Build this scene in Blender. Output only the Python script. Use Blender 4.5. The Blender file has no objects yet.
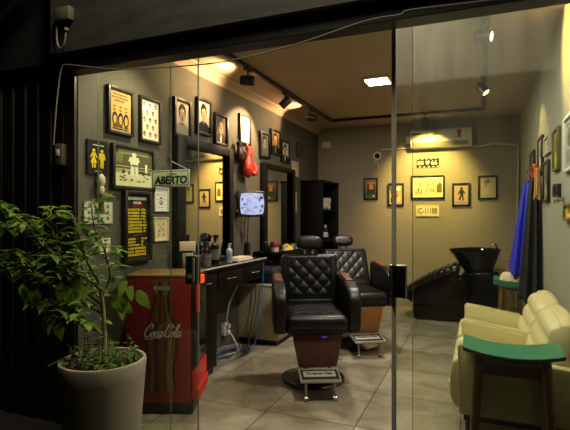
import bpy, bmesh, math, random
from mathutils import Vector, Matrix, noise
random.seed(11)
SC = bpy.context.scene
C = SC.collection
PI = math.pi
V = Vector

# ------------------------------------------------------------------ materials
def lin(c):
    return tuple(((v/255)/12.92 if v/255 <= .04045 else ((v/255+.055)/1.055)**2.4) for v in c)

MATS = {}
def mat(name, rgb, rough=.5, metal=0, coat=0, mott=0, mscale=6, bump=0, bscale=40, emit=0, spec=.5, stretch=None):
    if name in MATS: return MATS[name]
    m = bpy.data.materials.new(name); m.use_nodes = True
    nt = m.node_tree; b = nt.nodes['Principled BSDF']
    col = lin(rgb)
    b.inputs['Base Color'].default_value = (*col, 1)
    b.inputs['Roughness'].default_value = rough
    b.inputs['Metallic'].default_value = metal
    b.inputs['Coat Weight'].default_value = coat
    b.inputs['Coat Roughness'].default_value = .12
    b.inputs['Specular IOR Level'].default_value = spec
    if emit:
        b.inputs['Emission Color'].default_value = (*col, 1)
        b.inputs['Emission Strength'].default_value = emit
    tc = nt.nodes.new('ShaderNodeTexCoord')
    vec = tc.outputs['Object']
    if stretch:
        mp = nt.nodes.new('ShaderNodeMapping'); mp.inputs['Scale'].default_value = stretch
        nt.links.new(vec, mp.inputs['Vector']); vec = mp.outputs['Vector']
    if mott:
        n = nt.nodes.new('ShaderNodeTexNoise'); n.inputs['Scale'].default_value = mscale
        n.inputs['Detail'].default_value = 5
        nt.links.new(vec, n.inputs['Vector'])
        r = nt.nodes.new('ShaderNodeValToRGB')
        r.color_ramp.elements[0].position = .3; r.color_ramp.elements[1].position = .72
        r.color_ramp.elements[0].color = (*[max(0, c*(1-mott)) for c in col], 1)
        r.color_ramp.elements[1].color = (*[min(1, c*(1+mott)) for c in col], 1)
        nt.links.new(n.outputs['Fac'], r.inputs['Fac'])
        nt.links.new(r.outputs['Color'], b.inputs['Base Color'])
    if bump:
        n2 = nt.nodes.new('ShaderNodeTexNoise'); n2.inputs['Scale'].default_value = bscale
        n2.inputs['Detail'].default_value = 3
        nt.links.new(vec, n2.inputs['Vector'])
        bp = nt.nodes.new('ShaderNodeBump'); bp.inputs['Strength'].default_value = bump
        bp.inputs['Distance'].default_value = .01
        nt.links.new(n2.outputs['Fac'], bp.inputs['Height'])
        nt.links.new(bp.outputs['Normal'], b.inputs['Normal'])
    MATS[name] = m
    return m

def thin_mat(name, rgb, trans=.5, mott=.25, mscale=7, rough=.45, gloss=.06):
    """thin sheet that lets light through (leaves, plastic sign)"""
    if name in MATS: return MATS[name]
    m = mat(name, rgb, rough, mott=mott, mscale=mscale); nt = m.node_tree
    b = nt.nodes['Principled BSDF']; out = nt.nodes['Material Output']
    tl = nt.nodes.new('ShaderNodeBsdfTranslucent'); mx = nt.nodes.new('ShaderNodeMixShader'); mx.inputs['Fac'].default_value = trans
    if b.inputs['Base Color'].is_linked: nt.links.new(b.inputs['Base Color'].links[0].from_socket, tl.inputs['Color'])
    else: tl.inputs['Color'].default_value = b.inputs['Base Color'].default_value
    nt.links.new(b.outputs[0], mx.inputs[1]); nt.links.new(tl.outputs[0], mx.inputs[2]); nt.links.new(mx.outputs[0], out.inputs['Surface'])
    return m

def ink(rgb, coat=.1):
    """printed colour on glossy paper behind picture glass"""
    return mat('print_%d_%d_%d' % tuple(rgb), rgb, rough=.6, coat=coat, spec=.2)

def glass_mat(name, dust_lo, dust_hi, band=0, tint=(252, 254, 250)):
    m = bpy.data.materials.new(name); m.use_nodes = True
    nt = m.node_tree; nt.nodes.clear()
    out = nt.nodes.new('ShaderNodeOutputMaterial')
    tr = nt.nodes.new('ShaderNodeBsdfTransparent'); tr.inputs['Color'].default_value = (*lin(tint), 1)
    gl = nt.nodes.new('ShaderNodeBsdfGlossy'); gl.inputs['Roughness'].default_value = .02
    lw = nt.nodes.new('ShaderNodeLayerWeight')          # Schlick reflectance, same on both faces of the pane
    pw = nt.nodes.new('ShaderNodeMath'); pw.operation = 'POWER'; pw.inputs[1].default_value = 5
    ma = nt.nodes.new('ShaderNodeMath'); ma.operation = 'MULTIPLY_ADD'; ma.inputs[1].default_value = .96; ma.inputs[2].default_value = .04
    nt.links.new(lw.outputs['Facing'], pw.inputs[0]); nt.links.new(pw.outputs[0], ma.inputs[0])
    mx = nt.nodes.new('ShaderNodeMixShader')
    nt.links.new(ma.outputs[0], mx.inputs['Fac']); nt.links.new(tr.outputs[0], mx.inputs[1]); nt.links.new(gl.outputs[0], mx.inputs[2])
    # dusty film
    df = nt.nodes.new('ShaderNodeBsdfDiffuse'); df.inputs['Color'].default_value = (.62, .60, .52, 1)
    tl = nt.nodes.new('ShaderNodeBsdfTranslucent'); tl.inputs['Color'].default_value = (.62, .60, .52, 1)
    dm = nt.nodes.new('ShaderNodeMixShader'); dm.inputs['Fac'].default_value = .6
    nt.links.new(df.outputs[0], dm.inputs[1]); nt.links.new(tl.outputs[0], dm.inputs[2])
    tc = nt.nodes.new('ShaderNodeTexCoord'); mp = nt.nodes.new('ShaderNodeMapping')
    mp.inputs['Scale'].default_value = (9, 9, 1.6)
    n = nt.nodes.new('ShaderNodeTexNoise'); n.inputs['Scale'].default_value = 1.6; n.inputs['Detail'].default_value = 7
    nt.links.new(tc.outputs['Object'], mp.inputs['Vector']); nt.links.new(mp.outputs['Vector'], n.inputs['Vector'])
    mr = nt.nodes.new('ShaderNodeMapRange'); mr.inputs['From Min'].default_value = .3; mr.inputs['From Max'].default_value = .75
    mr.inputs['To Min'].default_value = dust_lo; mr.inputs['To Max'].default_value = dust_hi
    nt.links.new(n.outputs['Fac'], mr.inputs['Value'])
    m2 = nt.nodes.new('ShaderNodeMixShader')
    fac = mr.outputs['Result']
    if band:                                            # the strip above 1.875 m carries a denser film
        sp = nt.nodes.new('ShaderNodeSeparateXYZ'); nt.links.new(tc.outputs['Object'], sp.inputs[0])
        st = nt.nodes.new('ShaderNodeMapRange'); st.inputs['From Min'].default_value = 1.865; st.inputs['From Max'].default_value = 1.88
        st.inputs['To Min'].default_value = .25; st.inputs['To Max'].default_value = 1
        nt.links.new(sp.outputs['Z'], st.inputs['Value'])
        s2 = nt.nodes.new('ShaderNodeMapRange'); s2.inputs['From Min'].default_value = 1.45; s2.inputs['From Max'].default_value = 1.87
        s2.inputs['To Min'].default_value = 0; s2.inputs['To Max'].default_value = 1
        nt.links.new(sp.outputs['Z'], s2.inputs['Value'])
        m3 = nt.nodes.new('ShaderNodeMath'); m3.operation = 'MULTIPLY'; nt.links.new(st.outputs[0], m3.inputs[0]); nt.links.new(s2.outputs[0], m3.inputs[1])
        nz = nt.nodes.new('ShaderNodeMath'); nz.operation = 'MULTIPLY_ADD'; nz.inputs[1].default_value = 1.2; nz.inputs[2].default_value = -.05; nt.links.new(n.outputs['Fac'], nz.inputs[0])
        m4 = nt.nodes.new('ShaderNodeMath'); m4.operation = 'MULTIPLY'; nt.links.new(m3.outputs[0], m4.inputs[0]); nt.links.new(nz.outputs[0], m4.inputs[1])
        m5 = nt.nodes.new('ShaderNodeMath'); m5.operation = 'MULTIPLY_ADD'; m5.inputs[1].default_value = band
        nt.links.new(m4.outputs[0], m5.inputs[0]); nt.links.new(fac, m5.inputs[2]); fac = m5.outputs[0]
    nt.links.new(fac, m2.inputs['Fac']); nt.links.new(mx.outputs[0], m2.inputs[1]); nt.links.new(dm.outputs[0], m2.inputs[2])
    nt.links.new(m2.outputs[0], out.inputs['Surface'])
    MATS[name] = m
    return m

def tile_mat():
    m = bpy.data.materials.new('stone_tile'); m.use_nodes = True
    nt = m.node_tree; b = nt.nodes['Principled BSDF']
    tc = nt.nodes.new('ShaderNodeTexCoord')
    br = nt.nodes.new('ShaderNodeTexBrick'); br.offset = 0.0
    br.inputs['Scale'].default_value = 1.0
    br.inputs['Brick Width'].default_value = .59; br.inputs['Row Height'].default_value = .59
    br.inputs['Mortar Size'].default_value = .004; br.inputs['Mortar Smooth'].default_value = .1
    br.inputs['Color1'].default_value = (*lin((182, 176, 154)), 1)
    br.inputs['Color2'].default_value = (*lin((148, 142, 122)), 1)
    br.inputs['Mortar'].default_value = (*lin((74, 70, 58)), 1)
    mp = nt.nodes.new('ShaderNodeMapping'); mp.inputs['Location'].default_value = (1.29, .14, 0)
    nt.links.new(tc.outputs['Object'], mp.inputs['Vector']); nt.links.new(mp.outputs['Vector'], br.inputs['Vector'])
    n = nt.nodes.new('ShaderNodeTexNoise'); n.inputs['Scale'].default_value = 3.2; n.inputs['Detail'].default_value = 8; n.inputs['Roughness'].default_value = .62
    n.inputs['Distortion'].default_value = .8
    nt.links.new(tc.outputs['Object'], n.inputs['Vector'])
    r = nt.nodes.new('ShaderNodeValToRGB'); r.color_ramp.elements[0].position = .32; r.color_ramp.elements[1].position = .68
    r.color_ramp.elements[0].color = (.42, .38, .31, 1); r.color_ramp.elements[1].color = (1.0, 1.0, 1.0, 1)
    nt.links.new(n.outputs['Fac'], r.inputs['Fac'])
    mx = nt.nodes.new('ShaderNodeMix'); mx.data_type = 'RGBA'; mx.blend_type = 'MULTIPLY'; mx.inputs['Factor'].default_value = 1
    nt.links.new(br.outputs['Color'], mx.inputs['A']); nt.links.new(r.outputs['Color'], mx.inputs['B'])
    nt.links.new(mx.outputs['Result'], b.inputs['Base Color'])
    rr = nt.nodes.new('ShaderNodeMapRange'); rr.inputs['To Min'].default_value = .28; rr.inputs['To Max'].default_value = .5
    nt.links.new(n.outputs['Fac'], rr.inputs['Value']); nt.links.new(rr.outputs['Result'], b.inputs['Roughness'])
    bp = nt.nodes.new('ShaderNodeBump'); bp.inputs['Strength'].default_value = .25; bp.inputs['Distance'].default_value = .004; bp.invert = True
    nt.links.new(br.outputs['Fac'], bp.inputs['Height']); nt.links.new(bp.outputs['Normal'], b.inputs['Normal'])
    MATS['stone_tile'] = m
    return m

# ------------------------------------------------------------------ mesh builder
class B:
    def __init__(s, M=None):
        s.v = []; s.f = []; s.fm = []; s.mi = 0; s.M = M
    def add(s, verts, faces, M=None):
        k = len(s.v)
        for p in verts:
            p = V(p)
            if M is not None: p = M @ p
            if s.M is not None: p = s.M @ p
            s.v.append(p)
        for f in faces:
            s.f.append([i+k for i in f]); s.fm.append(s.mi)
        return s
    def box(s, c, size, bev=0, seg=2, M=None):
        bm = bmesh.new(); bmesh.ops.create_cube(bm, size=1)
        for v in bm.verts: v.co = V((v.co.x*size[0], v.co.y*size[1], v.co.z*size[2]))
        if bev: bmesh.ops.bevel(bm, geom=bm.edges[:], offset=min(bev, min(size)*.49), segments=seg, profile=.5, affect='EDGES')
        for v in bm.verts: v.co += V(c)
        bm.verts.index_update()
        s.add([v.co.copy() for v in bm.verts], [[v.index for v in f.verts] for f in bm.faces], M); bm.free()
        return s
    def box2(s, a, b, bev=0, seg=2, M=None):
        return s.box([(a[i]+b[i])/2 for i in range(3)], [abs(b[i]-a[i]) for i in range(3)], bev, seg, M)
    def prism(s, pts, a, b, axis='x', bev=0, seg=2, M=None):
        """2-D polygon extruded along an axis: 'x' -> pts are (y,z), 'y' -> (x,z), 'z' -> (x,y)"""
        mk = {'x': lambda p, t: (t, p[0], p[1]), 'y': lambda p, t: (p[0], t, p[1]), 'z': lambda p, t: (p[0], p[1], t)}[axis]
        n = len(pts)
        bm = bmesh.new()
        vs = [bm.verts.new(mk(p, a)) for p in pts]+[bm.verts.new(mk(p, b)) for p in pts]
        bm.faces.new(vs[:n][::-1]); bm.faces.new(vs[n:])
        for i in range(n): bm.faces.new([vs[i], vs[(i+1) % n], vs[n+(i+1) % n], vs[n+i]])
        bmesh.ops.recalc_face_normals(bm, faces=bm.faces[:])
        if bev: bmesh.ops.bevel(bm, geom=bm.edges[:], offset=bev, segments=seg, profile=.5, affect='EDGES', clamp_overlap=True)
        bm.verts.index_update()
        s.add([v.co.copy() for v in bm.verts], [[v.index for v in f.verts] for f in bm.faces], M); bm.free()
        return s
    def tube(s, path, r, n=8, M=None, cap=True):
        P = [V(p) for p in path]; R = r if isinstance(r, (list, tuple)) else [r]*len(P)
        T = []
        for i in range(len(P)):
            t = P[min(i+1, len(P)-1)]-P[max(i-1, 0)]
            T.append(t.normalized() if t.length > 1e-9 else V((0, 0, 1)))
        up = V((0, 0, 1)) if abs(T[0].z) < .9 else V((1, 0, 0))
        nrm = (up-T[0]*up.dot(T[0])).normalized()
        vs = []; fs = []
        for i in range(len(P)):
            nrm = (nrm-T[i]*nrm.dot(T[i]))
            nrm = nrm.normalized() if nrm.length > 1e-6 else T[i].orthogonal().normalized()
            bn = T[i].cross(nrm)
            for k in range(n):
                a = 2*PI*k/n
                vs.append(P[i]+(nrm*math.cos(a)+bn*math.sin(a))*R[i])
        for i in range(len(P)-1):
            for k in range(n):
                k2 = (k+1) % n
                fs.append([i*n+k, i*n+k2, (i+1)*n+k2, (i+1)*n+k])
        if cap:
            fs.append(list(range(n))[::-1]); fs.append([(len(P)-1)*n+k for k in range(n)])
        return s.add(vs, fs, M)
    def cyl(s, a, b, r0, r1=None, n=16, M=None):
        return s.tube([a, b], [r0, r0 if r1 is None else r1], n, M)
    def lathe(s, prof, c=(0, 0, 0), n=24, M=None, sx=1, sy=1):
        vs = []; fs = []
        for r, z in prof:
            for k in range(n):
                a = 2*PI*k/n; vs.append((c[0]+r*sx*math.cos(a), c[1]+r*sy*math.sin(a), c[2]+z))
        for i in range(len(prof)-1):
            for k in range(n):
                k2 = (k+1) % n
                fs.append([i*n+k, i*n+k2, (i+1)*n+k2, (i+1)*n+k])
        if prof[0][0] > 1e-4: fs.append(list(range(n))[::-1])
        if prof[-1][0] > 1e-4: fs.append([(len(prof)-1)*n+k for k in range(n)])
        return s.add(vs, fs, M)
    def ball(s, c, r, n=12, m=8, M=None):
        rr = r if isinstance(r, (tuple, list)) else (r, r, r)
        vs = []; fs = []
        for i in range(m+1):
            t = PI*i/m
            for k in range(n):
                a = 2*PI*k/n
                vs.append((c[0]+rr[0]*math.sin(t)*math.cos(a), c[1]+rr[1]*math.sin(t)*math.sin(a), c[2]-rr[2]*math.cos(t)))
        for i in range(m):
            for k in range(n):
                k2 = (k+1) % n
                fs.append([i*n+k, i*n+k2, (i+1)*n+k2, (i+1)*n+k])
        return s.add(vs, fs, M)
    def grid(s, fn, nu, nv, M=None, closed_u=False):
        vs = [fn(i/nu, j/nv) for j in range(nv+1) for i in range(nu if closed_u else nu+1)]
        w = nu if closed_u else nu+1
        fs = []
        for j in range(nv):
            for i in range(nu):
                i2 = (i+1) % w if closed_u else i+1
                fs.append([j*w+i, j*w+i2, (j+1)*w+i2, (j+1)*w+i])
        return s.add(vs, fs, M)
    def poly(s, pts, M=None):
        return s.add(pts, [list(range(len(pts)))], M)

def obj(name, b, m, parent=None, smooth=True, ang=40):
    me = bpy.data.meshes.new(name)
    me.from_pydata([tuple(p) for p in b.v], [], b.f)
    ms = m if isinstance(m, (list, tuple)) else [m]
    for x in ms: me.materials.append(x)
    if len(ms) > 1:
        for p, k in zip(me.polygons, b.fm): p.material_index = k
    bm = bmesh.new(); bm.from_mesh(me)
    bmesh.ops.remove_doubles(bm, verts=bm.verts[:], dist=1e-6)
    if len(ms) == 1: bmesh.ops.recalc_face_normals(bm, faces=bm.faces[:])
    bm.to_mesh(me); bm.free()
    if smooth and len(me.polygons):
        me.polygons.foreach_set('use_smooth', [True]*len(me.polygons))
        me.set_sharp_from_angle(angle=math.radians(ang))
    me.update()
    o = bpy.data.objects.new(name, me); C.objects.link(o)
    if parent: o.parent = parent
    return o

def tag(o, label, cat, group=None, kind=None):
    o['label'] = label; o['category'] = cat
    if group: o['group'] = group
    if kind: o['kind'] = kind
    return o
def thing(name, label, cat, loc=(0, 0, 0), rz=0, group=None, rot=None):
    o = bpy.data.objects.new(name, None); C.objects.link(o)
    o.empty_display_size = .05
    o.location = loc; o.rotation_euler = rot if rot else (0, 0, rz)
    return tag(o, label, cat, group)
def struct(name, b, m, parent=None, **k):
    o = obj(name, b, m, parent, **k); o['kind'] = 'structure'; return o
def dup(root, loc, rz, label, group=None):
    r = root.copy(); C.objects.link(r); r.location = loc; r.rotation_euler = (0, 0, rz); r['label'] = label
    if group: r['group'] = group
    for ch in list(root.children):
        c = ch.copy(); C.objects.link(c); c.parent = r
        for g in list(ch.children):
            d = g.copy(); C.objects.link(d); d.parent = c
    return r
def bez(pts, n=8):
    """Catmull-Rom through points"""
    P = [V(p) for p in pts]; out = []
    for i in range(len(P)-1):
        p0 = P[max(i-1, 0)]; p1 = P[i]; p2 = P[i+1]; p3 = P[min(i+2, len(P)-1)]
        for k in range(n):
            t = k/n
            out.append(.5*((2*p1)+(-p0+p2)*t+(2*p0-5*p1+4*p2-p3)*t*t+(-p0+3*p1-3*p2+p3)*t**3))
    out.append(P[-1])
    return out

_TXT = {}
def text_geo(s, bold=.0, shear=0):
    key = (s, bold, shear)
    if key in _TXT: return _TXT[key]
    cu = bpy.data.curves.new('lettering', 'FONT'); cu.body = s; cu.size = 1; cu.extrude = .01
    cu.offset = bold; cu.shear = shear; cu.resolution_u = 3
    o = bpy.data.objects.new('lettering', cu); C.objects.link(o)
    dg = bpy.context.evaluated_depsgraph_get(); dg.update()
    me = bpy.data.meshes.new_from_object(o.evaluated_get(dg))
    vs = [v.co.copy() for v in me.vertices]; fs = [list(p.vertices) for p in me.polygons]
    bpy.data.objects.remove(o); bpy.data.curves.remove(cu); bpy.data.meshes.remove(me)
    x0 = min(v.x for v in vs); x1 = max(v.x for v in vs); y0 = min(v.y for v in vs); y1 = max(v.y for v in vs)
    vs = [V(((v.x-x0)/(x1-x0), (v.y-y0)/(y1-y0), v.z)) for v in vs]
    _TXT[key] = (vs, fs)
    return vs, fs
def put_text(b, s, x0, x1, z0, z1, y, bold=.01, shear=0, t=.0008):
    """writes in the local x-z plane, facing -y"""
    vs, fs = text_geo(s, bold, shear)
    b.add([(x0+(x1-x0)*v.x, y-(v.z/.01)*t*.5, z0+(z1-z0)*v.y) for v in vs], fs)
    return b
def flat(b, pts, y):
    """flat printed patch in the local x-z plane at depth y"""
    b.poly([(p[0], y, p[1]) for p in pts]); return b
def ell(cx, cy, rx, ry, n=14, a0=0, a1=2*PI):
    return [(cx+rx*math.cos(a0+(a1-a0)*k/n), cy+ry*math.sin(a0+(a1-a0)*k/n)) for k in range(n if abs(a1-a0-2*PI) < 1e-6 else n+1)]
def rect(x0, y0, x1, y1): return [(x0, y0), (x1, y0), (x1, y1), (x0, y1)]
def stroke(pts, w):
    """polyline -> list of quads with width w (2-D)"""
    out = []
    for a, c in zip(pts, pts[1:]):
        dx, dy = c[0]-a[0], c[1]-a[1]; l = math.hypot(dx, dy) or 1e-6
        nx, ny = -dy/l*w/2, dx/l*w/2; ex, ey = dx/l*w*.25, dy/l*w*.25
        out.append([(a[0]+nx-ex, a[1]+ny-ey), (a[0]-nx-ex, a[1]-ny-ey), (c[0]-nx+ex, c[1]-ny+ey), (c[0]+nx+ex, c[1]+ny+ey)])
    return out

# ------------------------------------------------------------------ scene frame
XL, XR, YB, YF, H = -2.256, .478, 6.78, 2.165, 2.56
EYE = 1.28
yaw = math.atan(195/473)
cam = bpy.data.cameras.new('camera'); cam.sensor_width = 36; cam.sensor_fit = 'HORIZONTAL'; cam.lens = 36*473/570
cam.clip_start = .05; cam.clip_end = 60
co = bpy.data.objects.new('camera', cam); C.objects.link(co)
co.location = (0, 0, EYE); co.rotation_euler = (PI/2, 0, yaw)
SC.camera = co
SC.view_settings.view_transform = 'Standard'; SC.view_settings.look = 'None'
SC.view_settings.gamma = 1; SC.view_settings.exposure = 0; SC.view_settings.use_curve_mapping = False
w = bpy.data.worlds.new('night'); SC.world = w; w.use_nodes = True
w.node_tree.nodes['Background'].inputs['Color'].default_value = (.010, .009, .010, 1)
w.node_tree.nodes['Background'].inputs['Strength'].default_value = .25
SC.cycles.max_bounces = 8; SC.cycles.transparent_max_bounces = 12; SC.cycles.caustics_reflective = False; SC.cycles.caustics_refractive = False
SC.cycles.sample_clamp_indirect = 4

# materials used widely
M_wall_l = mat('graphite_wall_paint', (78, 76, 65), .75, mott=.10, mscale=2.5, bump=.08, bscale=120)
M_wall_b = mat('taupe_wall_paint', (150, 141, 116), .75, mott=.05, mscale=2.5, bump=.08, bscale=120)
M_wall_r = mat('light_grey_wall_paint', (150, 152, 138), .7, mott=.04, mscale=2.5, bump=.06, bscale=120)
M_ceil = mat('ceiling_paint', (166, 148, 124), .85, mott=.03, mscale=2)
M_tile = tile_mat()
M_black_metal = mat('black_powder_coat', (16, 16, 17), .45)
M_leather = mat('black_leather', (11, 11, 12), .40, bump=.12, bscale=220, spec=.45)
M_blackwood = mat('black_laminate', (6, 5, 5), .55, spec=.15)
M_framewood = mat('black_frame_wood', (13, 11, 10), .45)
M_darkwood = mat('dark_mirror_wood', (8, 7, 6), .55, mott=.25, mscale=8, stretch=(1, 1, 6), spec=.25)
M_chrome = mat('chrome', (200, 200, 200), .15, metal=1)
M_wood_red = mat('reddish_wood', (80, 46, 32), .4, mott=.25, mscale=10, stretch=(6, 6, 1))
M_wood_lit = mat('lit_panel_wood', (150, 98, 48), .45, mott=.22, mscale=10, stretch=(6, 6, 1))  # leg panel wood with its lit look put into the colour
M_legwood = mat('walnut_leg_wood', (126, 88, 46), .45, mott=.22, mscale=12, stretch=(8, 8, 1))
M_mirror = mat('mirror_silver', (225, 225, 218), .02, metal=1)
M_white = mat('white_plastic', (225, 222, 212), .4)
M_cream = mat('cream_leatherette', (214, 204, 152), .45, bump=.08, bscale=160)
M_green = mat('green_laminate', (58, 124, 92), .4, mott=.08, mscale=14)
M_concrete = mat('pot_concrete', (150, 142, 120), .85, mott=.10, mscale=7, bump=.06, bscale=70)

# ------------------------------------------------------------------ room shell
struct('floor', B().box2((XL-.12, YF, -.1), (XR+.12, YB+.12, 0)), M_tile, smooth=False)
struct('ceiling', B().box2((XL-.12, YF+.1, H), (XR+.12, YB+.12, H+.1)), M_ceil, smooth=False)
struct('wall_left', B().box2((XL-.12, YF, 0), (XL, YB+.12, H)), M_wall_l, smooth=False)
struct('wall_back', B().box2((XL, YB, 0), (XR, YB+.12, H)), M_wall_b, smooth=False)
struct('wall_right', B().box2((XR, YF, 0), (XR+.12, YB+.12, H)), M_wall_r, smooth=False)
struct('baseboard_back', B().box2((XL, YB-.015, 0), (XR, YB, .09), .004), mat('skirting_tile', (150, 140, 115), .5), smooth=False)
cor = [(0, 0), (.075, 0), (.068, -.012), (.05, -.018), (.03, -.032), (.018, -.05), (.012, -.07), (0, -.075)]
b = B(); b.prism([(XL+p[0], H+p[1]) for p in cor], YF+.12, YB, 'y')
struct('trim_1', b, M_ceil)

# street side
M_pave = mat('street_pavement', (30, 28, 26), .8, mott=.2, mscale=3, bump=.2, bscale=50)
struct('floor_street', B().box2((-7, -6, -.1), (6, YF, 0)), M_pave, smooth=False)
M_fac = mat('dark_maroon_shutter', (9, 4, 5), .55, mott=.2, mscale=3)
b = B()
for k in range(34):
    x1 = -2.33-k*.11
    b.box2((x1-.11, YF-.012, 0), (x1-.012, YF+.2, 2.2), .01, 1)
    b.box2((x1-.012, YF+.01, 0), (x1, YF+.2, 2.2))
struct('wall_facade_left', b, M_fac, smooth=False)
struct('wall_facade_right', B().box2((XR+.12, YF, 0), (5.5, YF+.2, 2.12)), M_fac, smooth=False)
M_band = mat('black_door_track', (7, 7, 8), .5)
M_head = mat('grey_shutter_box', (62, 62, 58), .42, mott=.25, mscale=5, bump=.1, bscale=30, stretch=(1, 1, 4))
struct('trim_2', B().box2((-2.33, YF-.10, 2.12), (5.5, YF+.006, 2.212), .004), M_band, smooth=False)
struct('wall_header', B().box2((-2.33, YF-.13, 2.212), (5.5, YF+.05, 3.6), .008), M_head, smooth=False)
struct('wall_header_left', B().box2((-7, YF-.06, 2.2), (-2.33, YF+.10, 3.6)), mat('soot_black_wall', (9, 8, 9), .8, mott=.2), smooth=False)
struct('trim_3', B().box2((-2.33, YF-.02, 0), (-2.256, YF+.015, 2.12), .004), mat('dark_bronze_post', (34, 33, 31), .4, metal=.3), smooth=False)
b = B(Matrix.Translation((-2.93, YF-.22, 2.44)) @ Matrix.Rotation(math.radians(-29), 4, 'Y'))
b.box((0, 0, 0), (1.5, .10, .13), .01)
struct('trim_4', b, mat('awning_arm_grey', (26, 23, 23), .7), smooth=False)

# shop glass
M_alu = mat('grey_glass_edge', (205, 205, 190), .4)
M_seam = mat('green_glass_edge', (96, 100, 84), .35)
G_left = glass_mat('shop_glass', .0, .004)
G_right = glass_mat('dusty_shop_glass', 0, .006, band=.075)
w1 = struct('window_1', B().box2((-2.252, YF-.004, .01), (-1.57, YF+.004, 2.125)), G_left, smooth=False)
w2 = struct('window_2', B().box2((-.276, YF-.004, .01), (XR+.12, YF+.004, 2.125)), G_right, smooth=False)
M_alu = mat('grey_glass_edge', (205, 205, 190), .4)
obj('edge_strip', B().box2((-1.572, YF-.004, .01), (-1.5705, YF+.004, 2.12)), M_seam, w1, smooth=False)
obj('edge_strip', B().box2((-.278, YF-.004, .01), (-.2765, YF+.004, 2.12)), M_seam, w2, smooth=False)
d1 = struct('door_1', B().box2((-2.12, YF+.034, .01), (-1.421, YF+.042, 2.16)), G_left, smooth=False)
obj('edge_strip', B().box2((-1.421, YF+.033, .01), (-1.4175, YF+.043, 2.155)), M_seam, d1, smooth=False)
obj('edge_strip', B().box2((-2.124, YF+.033, .01), (-2.1225, YF+.043, 2.155)), M_seam, d1, smooth=False)
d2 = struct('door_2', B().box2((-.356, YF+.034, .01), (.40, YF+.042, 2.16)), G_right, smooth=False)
obj('edge_strip', B().box2((-.376, YF+.030, .01), (-.356, YF+.046, 2.155), .002), M_alu, d2, smooth=False)
M_lock = mat('dark_lock_case', (34, 34, 33), .3, metal=.5)
def lock(parent, x0, x1, z0, z1, side):
    b = B(); b.box2((x0, YF+.012, z0), (x1, YF+.064, z1), .006)
    l = obj('lock_case', b, M_lock, parent)
    obj('lock_cylinder', B().cyl(((x0+x1)/2, YF+.012, z0+.045), ((x0+x1)/2, YF+.004, z0+.045), .014), M_chrome, l)
    obj('lock_cap', B().box2((x0, YF+.011, z1-.006), (x1, YF+.065, z1+.001), .001), mat('brushed_steel', (170, 168, 160), .35, metal=1), l)
    obj('pull_bar', B().box2(((x0+.006 if side < 0 else x1-.02), YF+.0, z0+.01), ((x0+.02 if side < 0 else x1-.006), YF+.013, z1-.01), .004), mat('brushed_steel', (170, 168, 160)), l)
lock(d1, -1.487, -1.418, .903, 1.058, 1)
lock(d2, -.385, -.310, .903, 1.050, -1)

# ------------------------------------------------------------------ pictures
RL, RB, RR = PI/2, 0, -PI/2
def picture(name, label, cat, wall, a0, a1, z0, z1, art, bar=.022, depth=.024, fmat=None, group=None, plain=False, lean=0, gap=.001):
    """a0..a1: extent along the wall (Y on side walls, X on the back wall)"""
    wd, ht = abs(a1-a0), z1-z0; ac, zc = (a0+a1)/2, (z0+z1)/2
    loc = {'L': (XL+gap, ac, zc), 'B': (ac, YB-gap, zc), 'R': (XR-gap, ac, zc)}[wall]
    rz = {'L': RL, 'B': RB, 'R': RR}[wall]
    t = thing(name, label, cat, loc, group=group, rot=(lean, 0, rz))
    W, Hh = wd/2, ht/2
    if not plain:
        b = B()
        for s in (-1, 1):
            b.box2((s*W, -depth, -Hh), (s*(W-bar), 0, Hh), .003)
            b.box2((-W+bar*.98, -depth, s*Hh), (W-bar*.98, 0, s*(Hh-bar)), .003)
        obj('frame', b, fmat or M_framewood, t)
        iw, ih, fd = wd-2*bar, ht-2*bar, depth*.45
    else:
        iw, ih, fd = wd, ht, depth
    b = B(); mats = []; keys = {}
    def use(c):
        k = tuple(c)
        if k not in keys: keys[k] = len(mats); mats.append(ink(k))
        b.mi = keys[k]
    use(art[0]); b.box2((-iw/2-.004*(not plain), -fd, -ih/2-.004*(not plain)), (iw/2+.004*(not plain), 0 if plain else -.002, ih/2+.004*(not plain)))
    for k, (c, pts) in enumerate(art[1]):
        use(c); flat(b, [((p[0]-.5)*iw, (p[1]-.5)*ih) for p in pts], -fd-.0003-.00004*k)
    obj('print', b, mats, t, smooth=False)
    return t, iw, ih, fd

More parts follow.
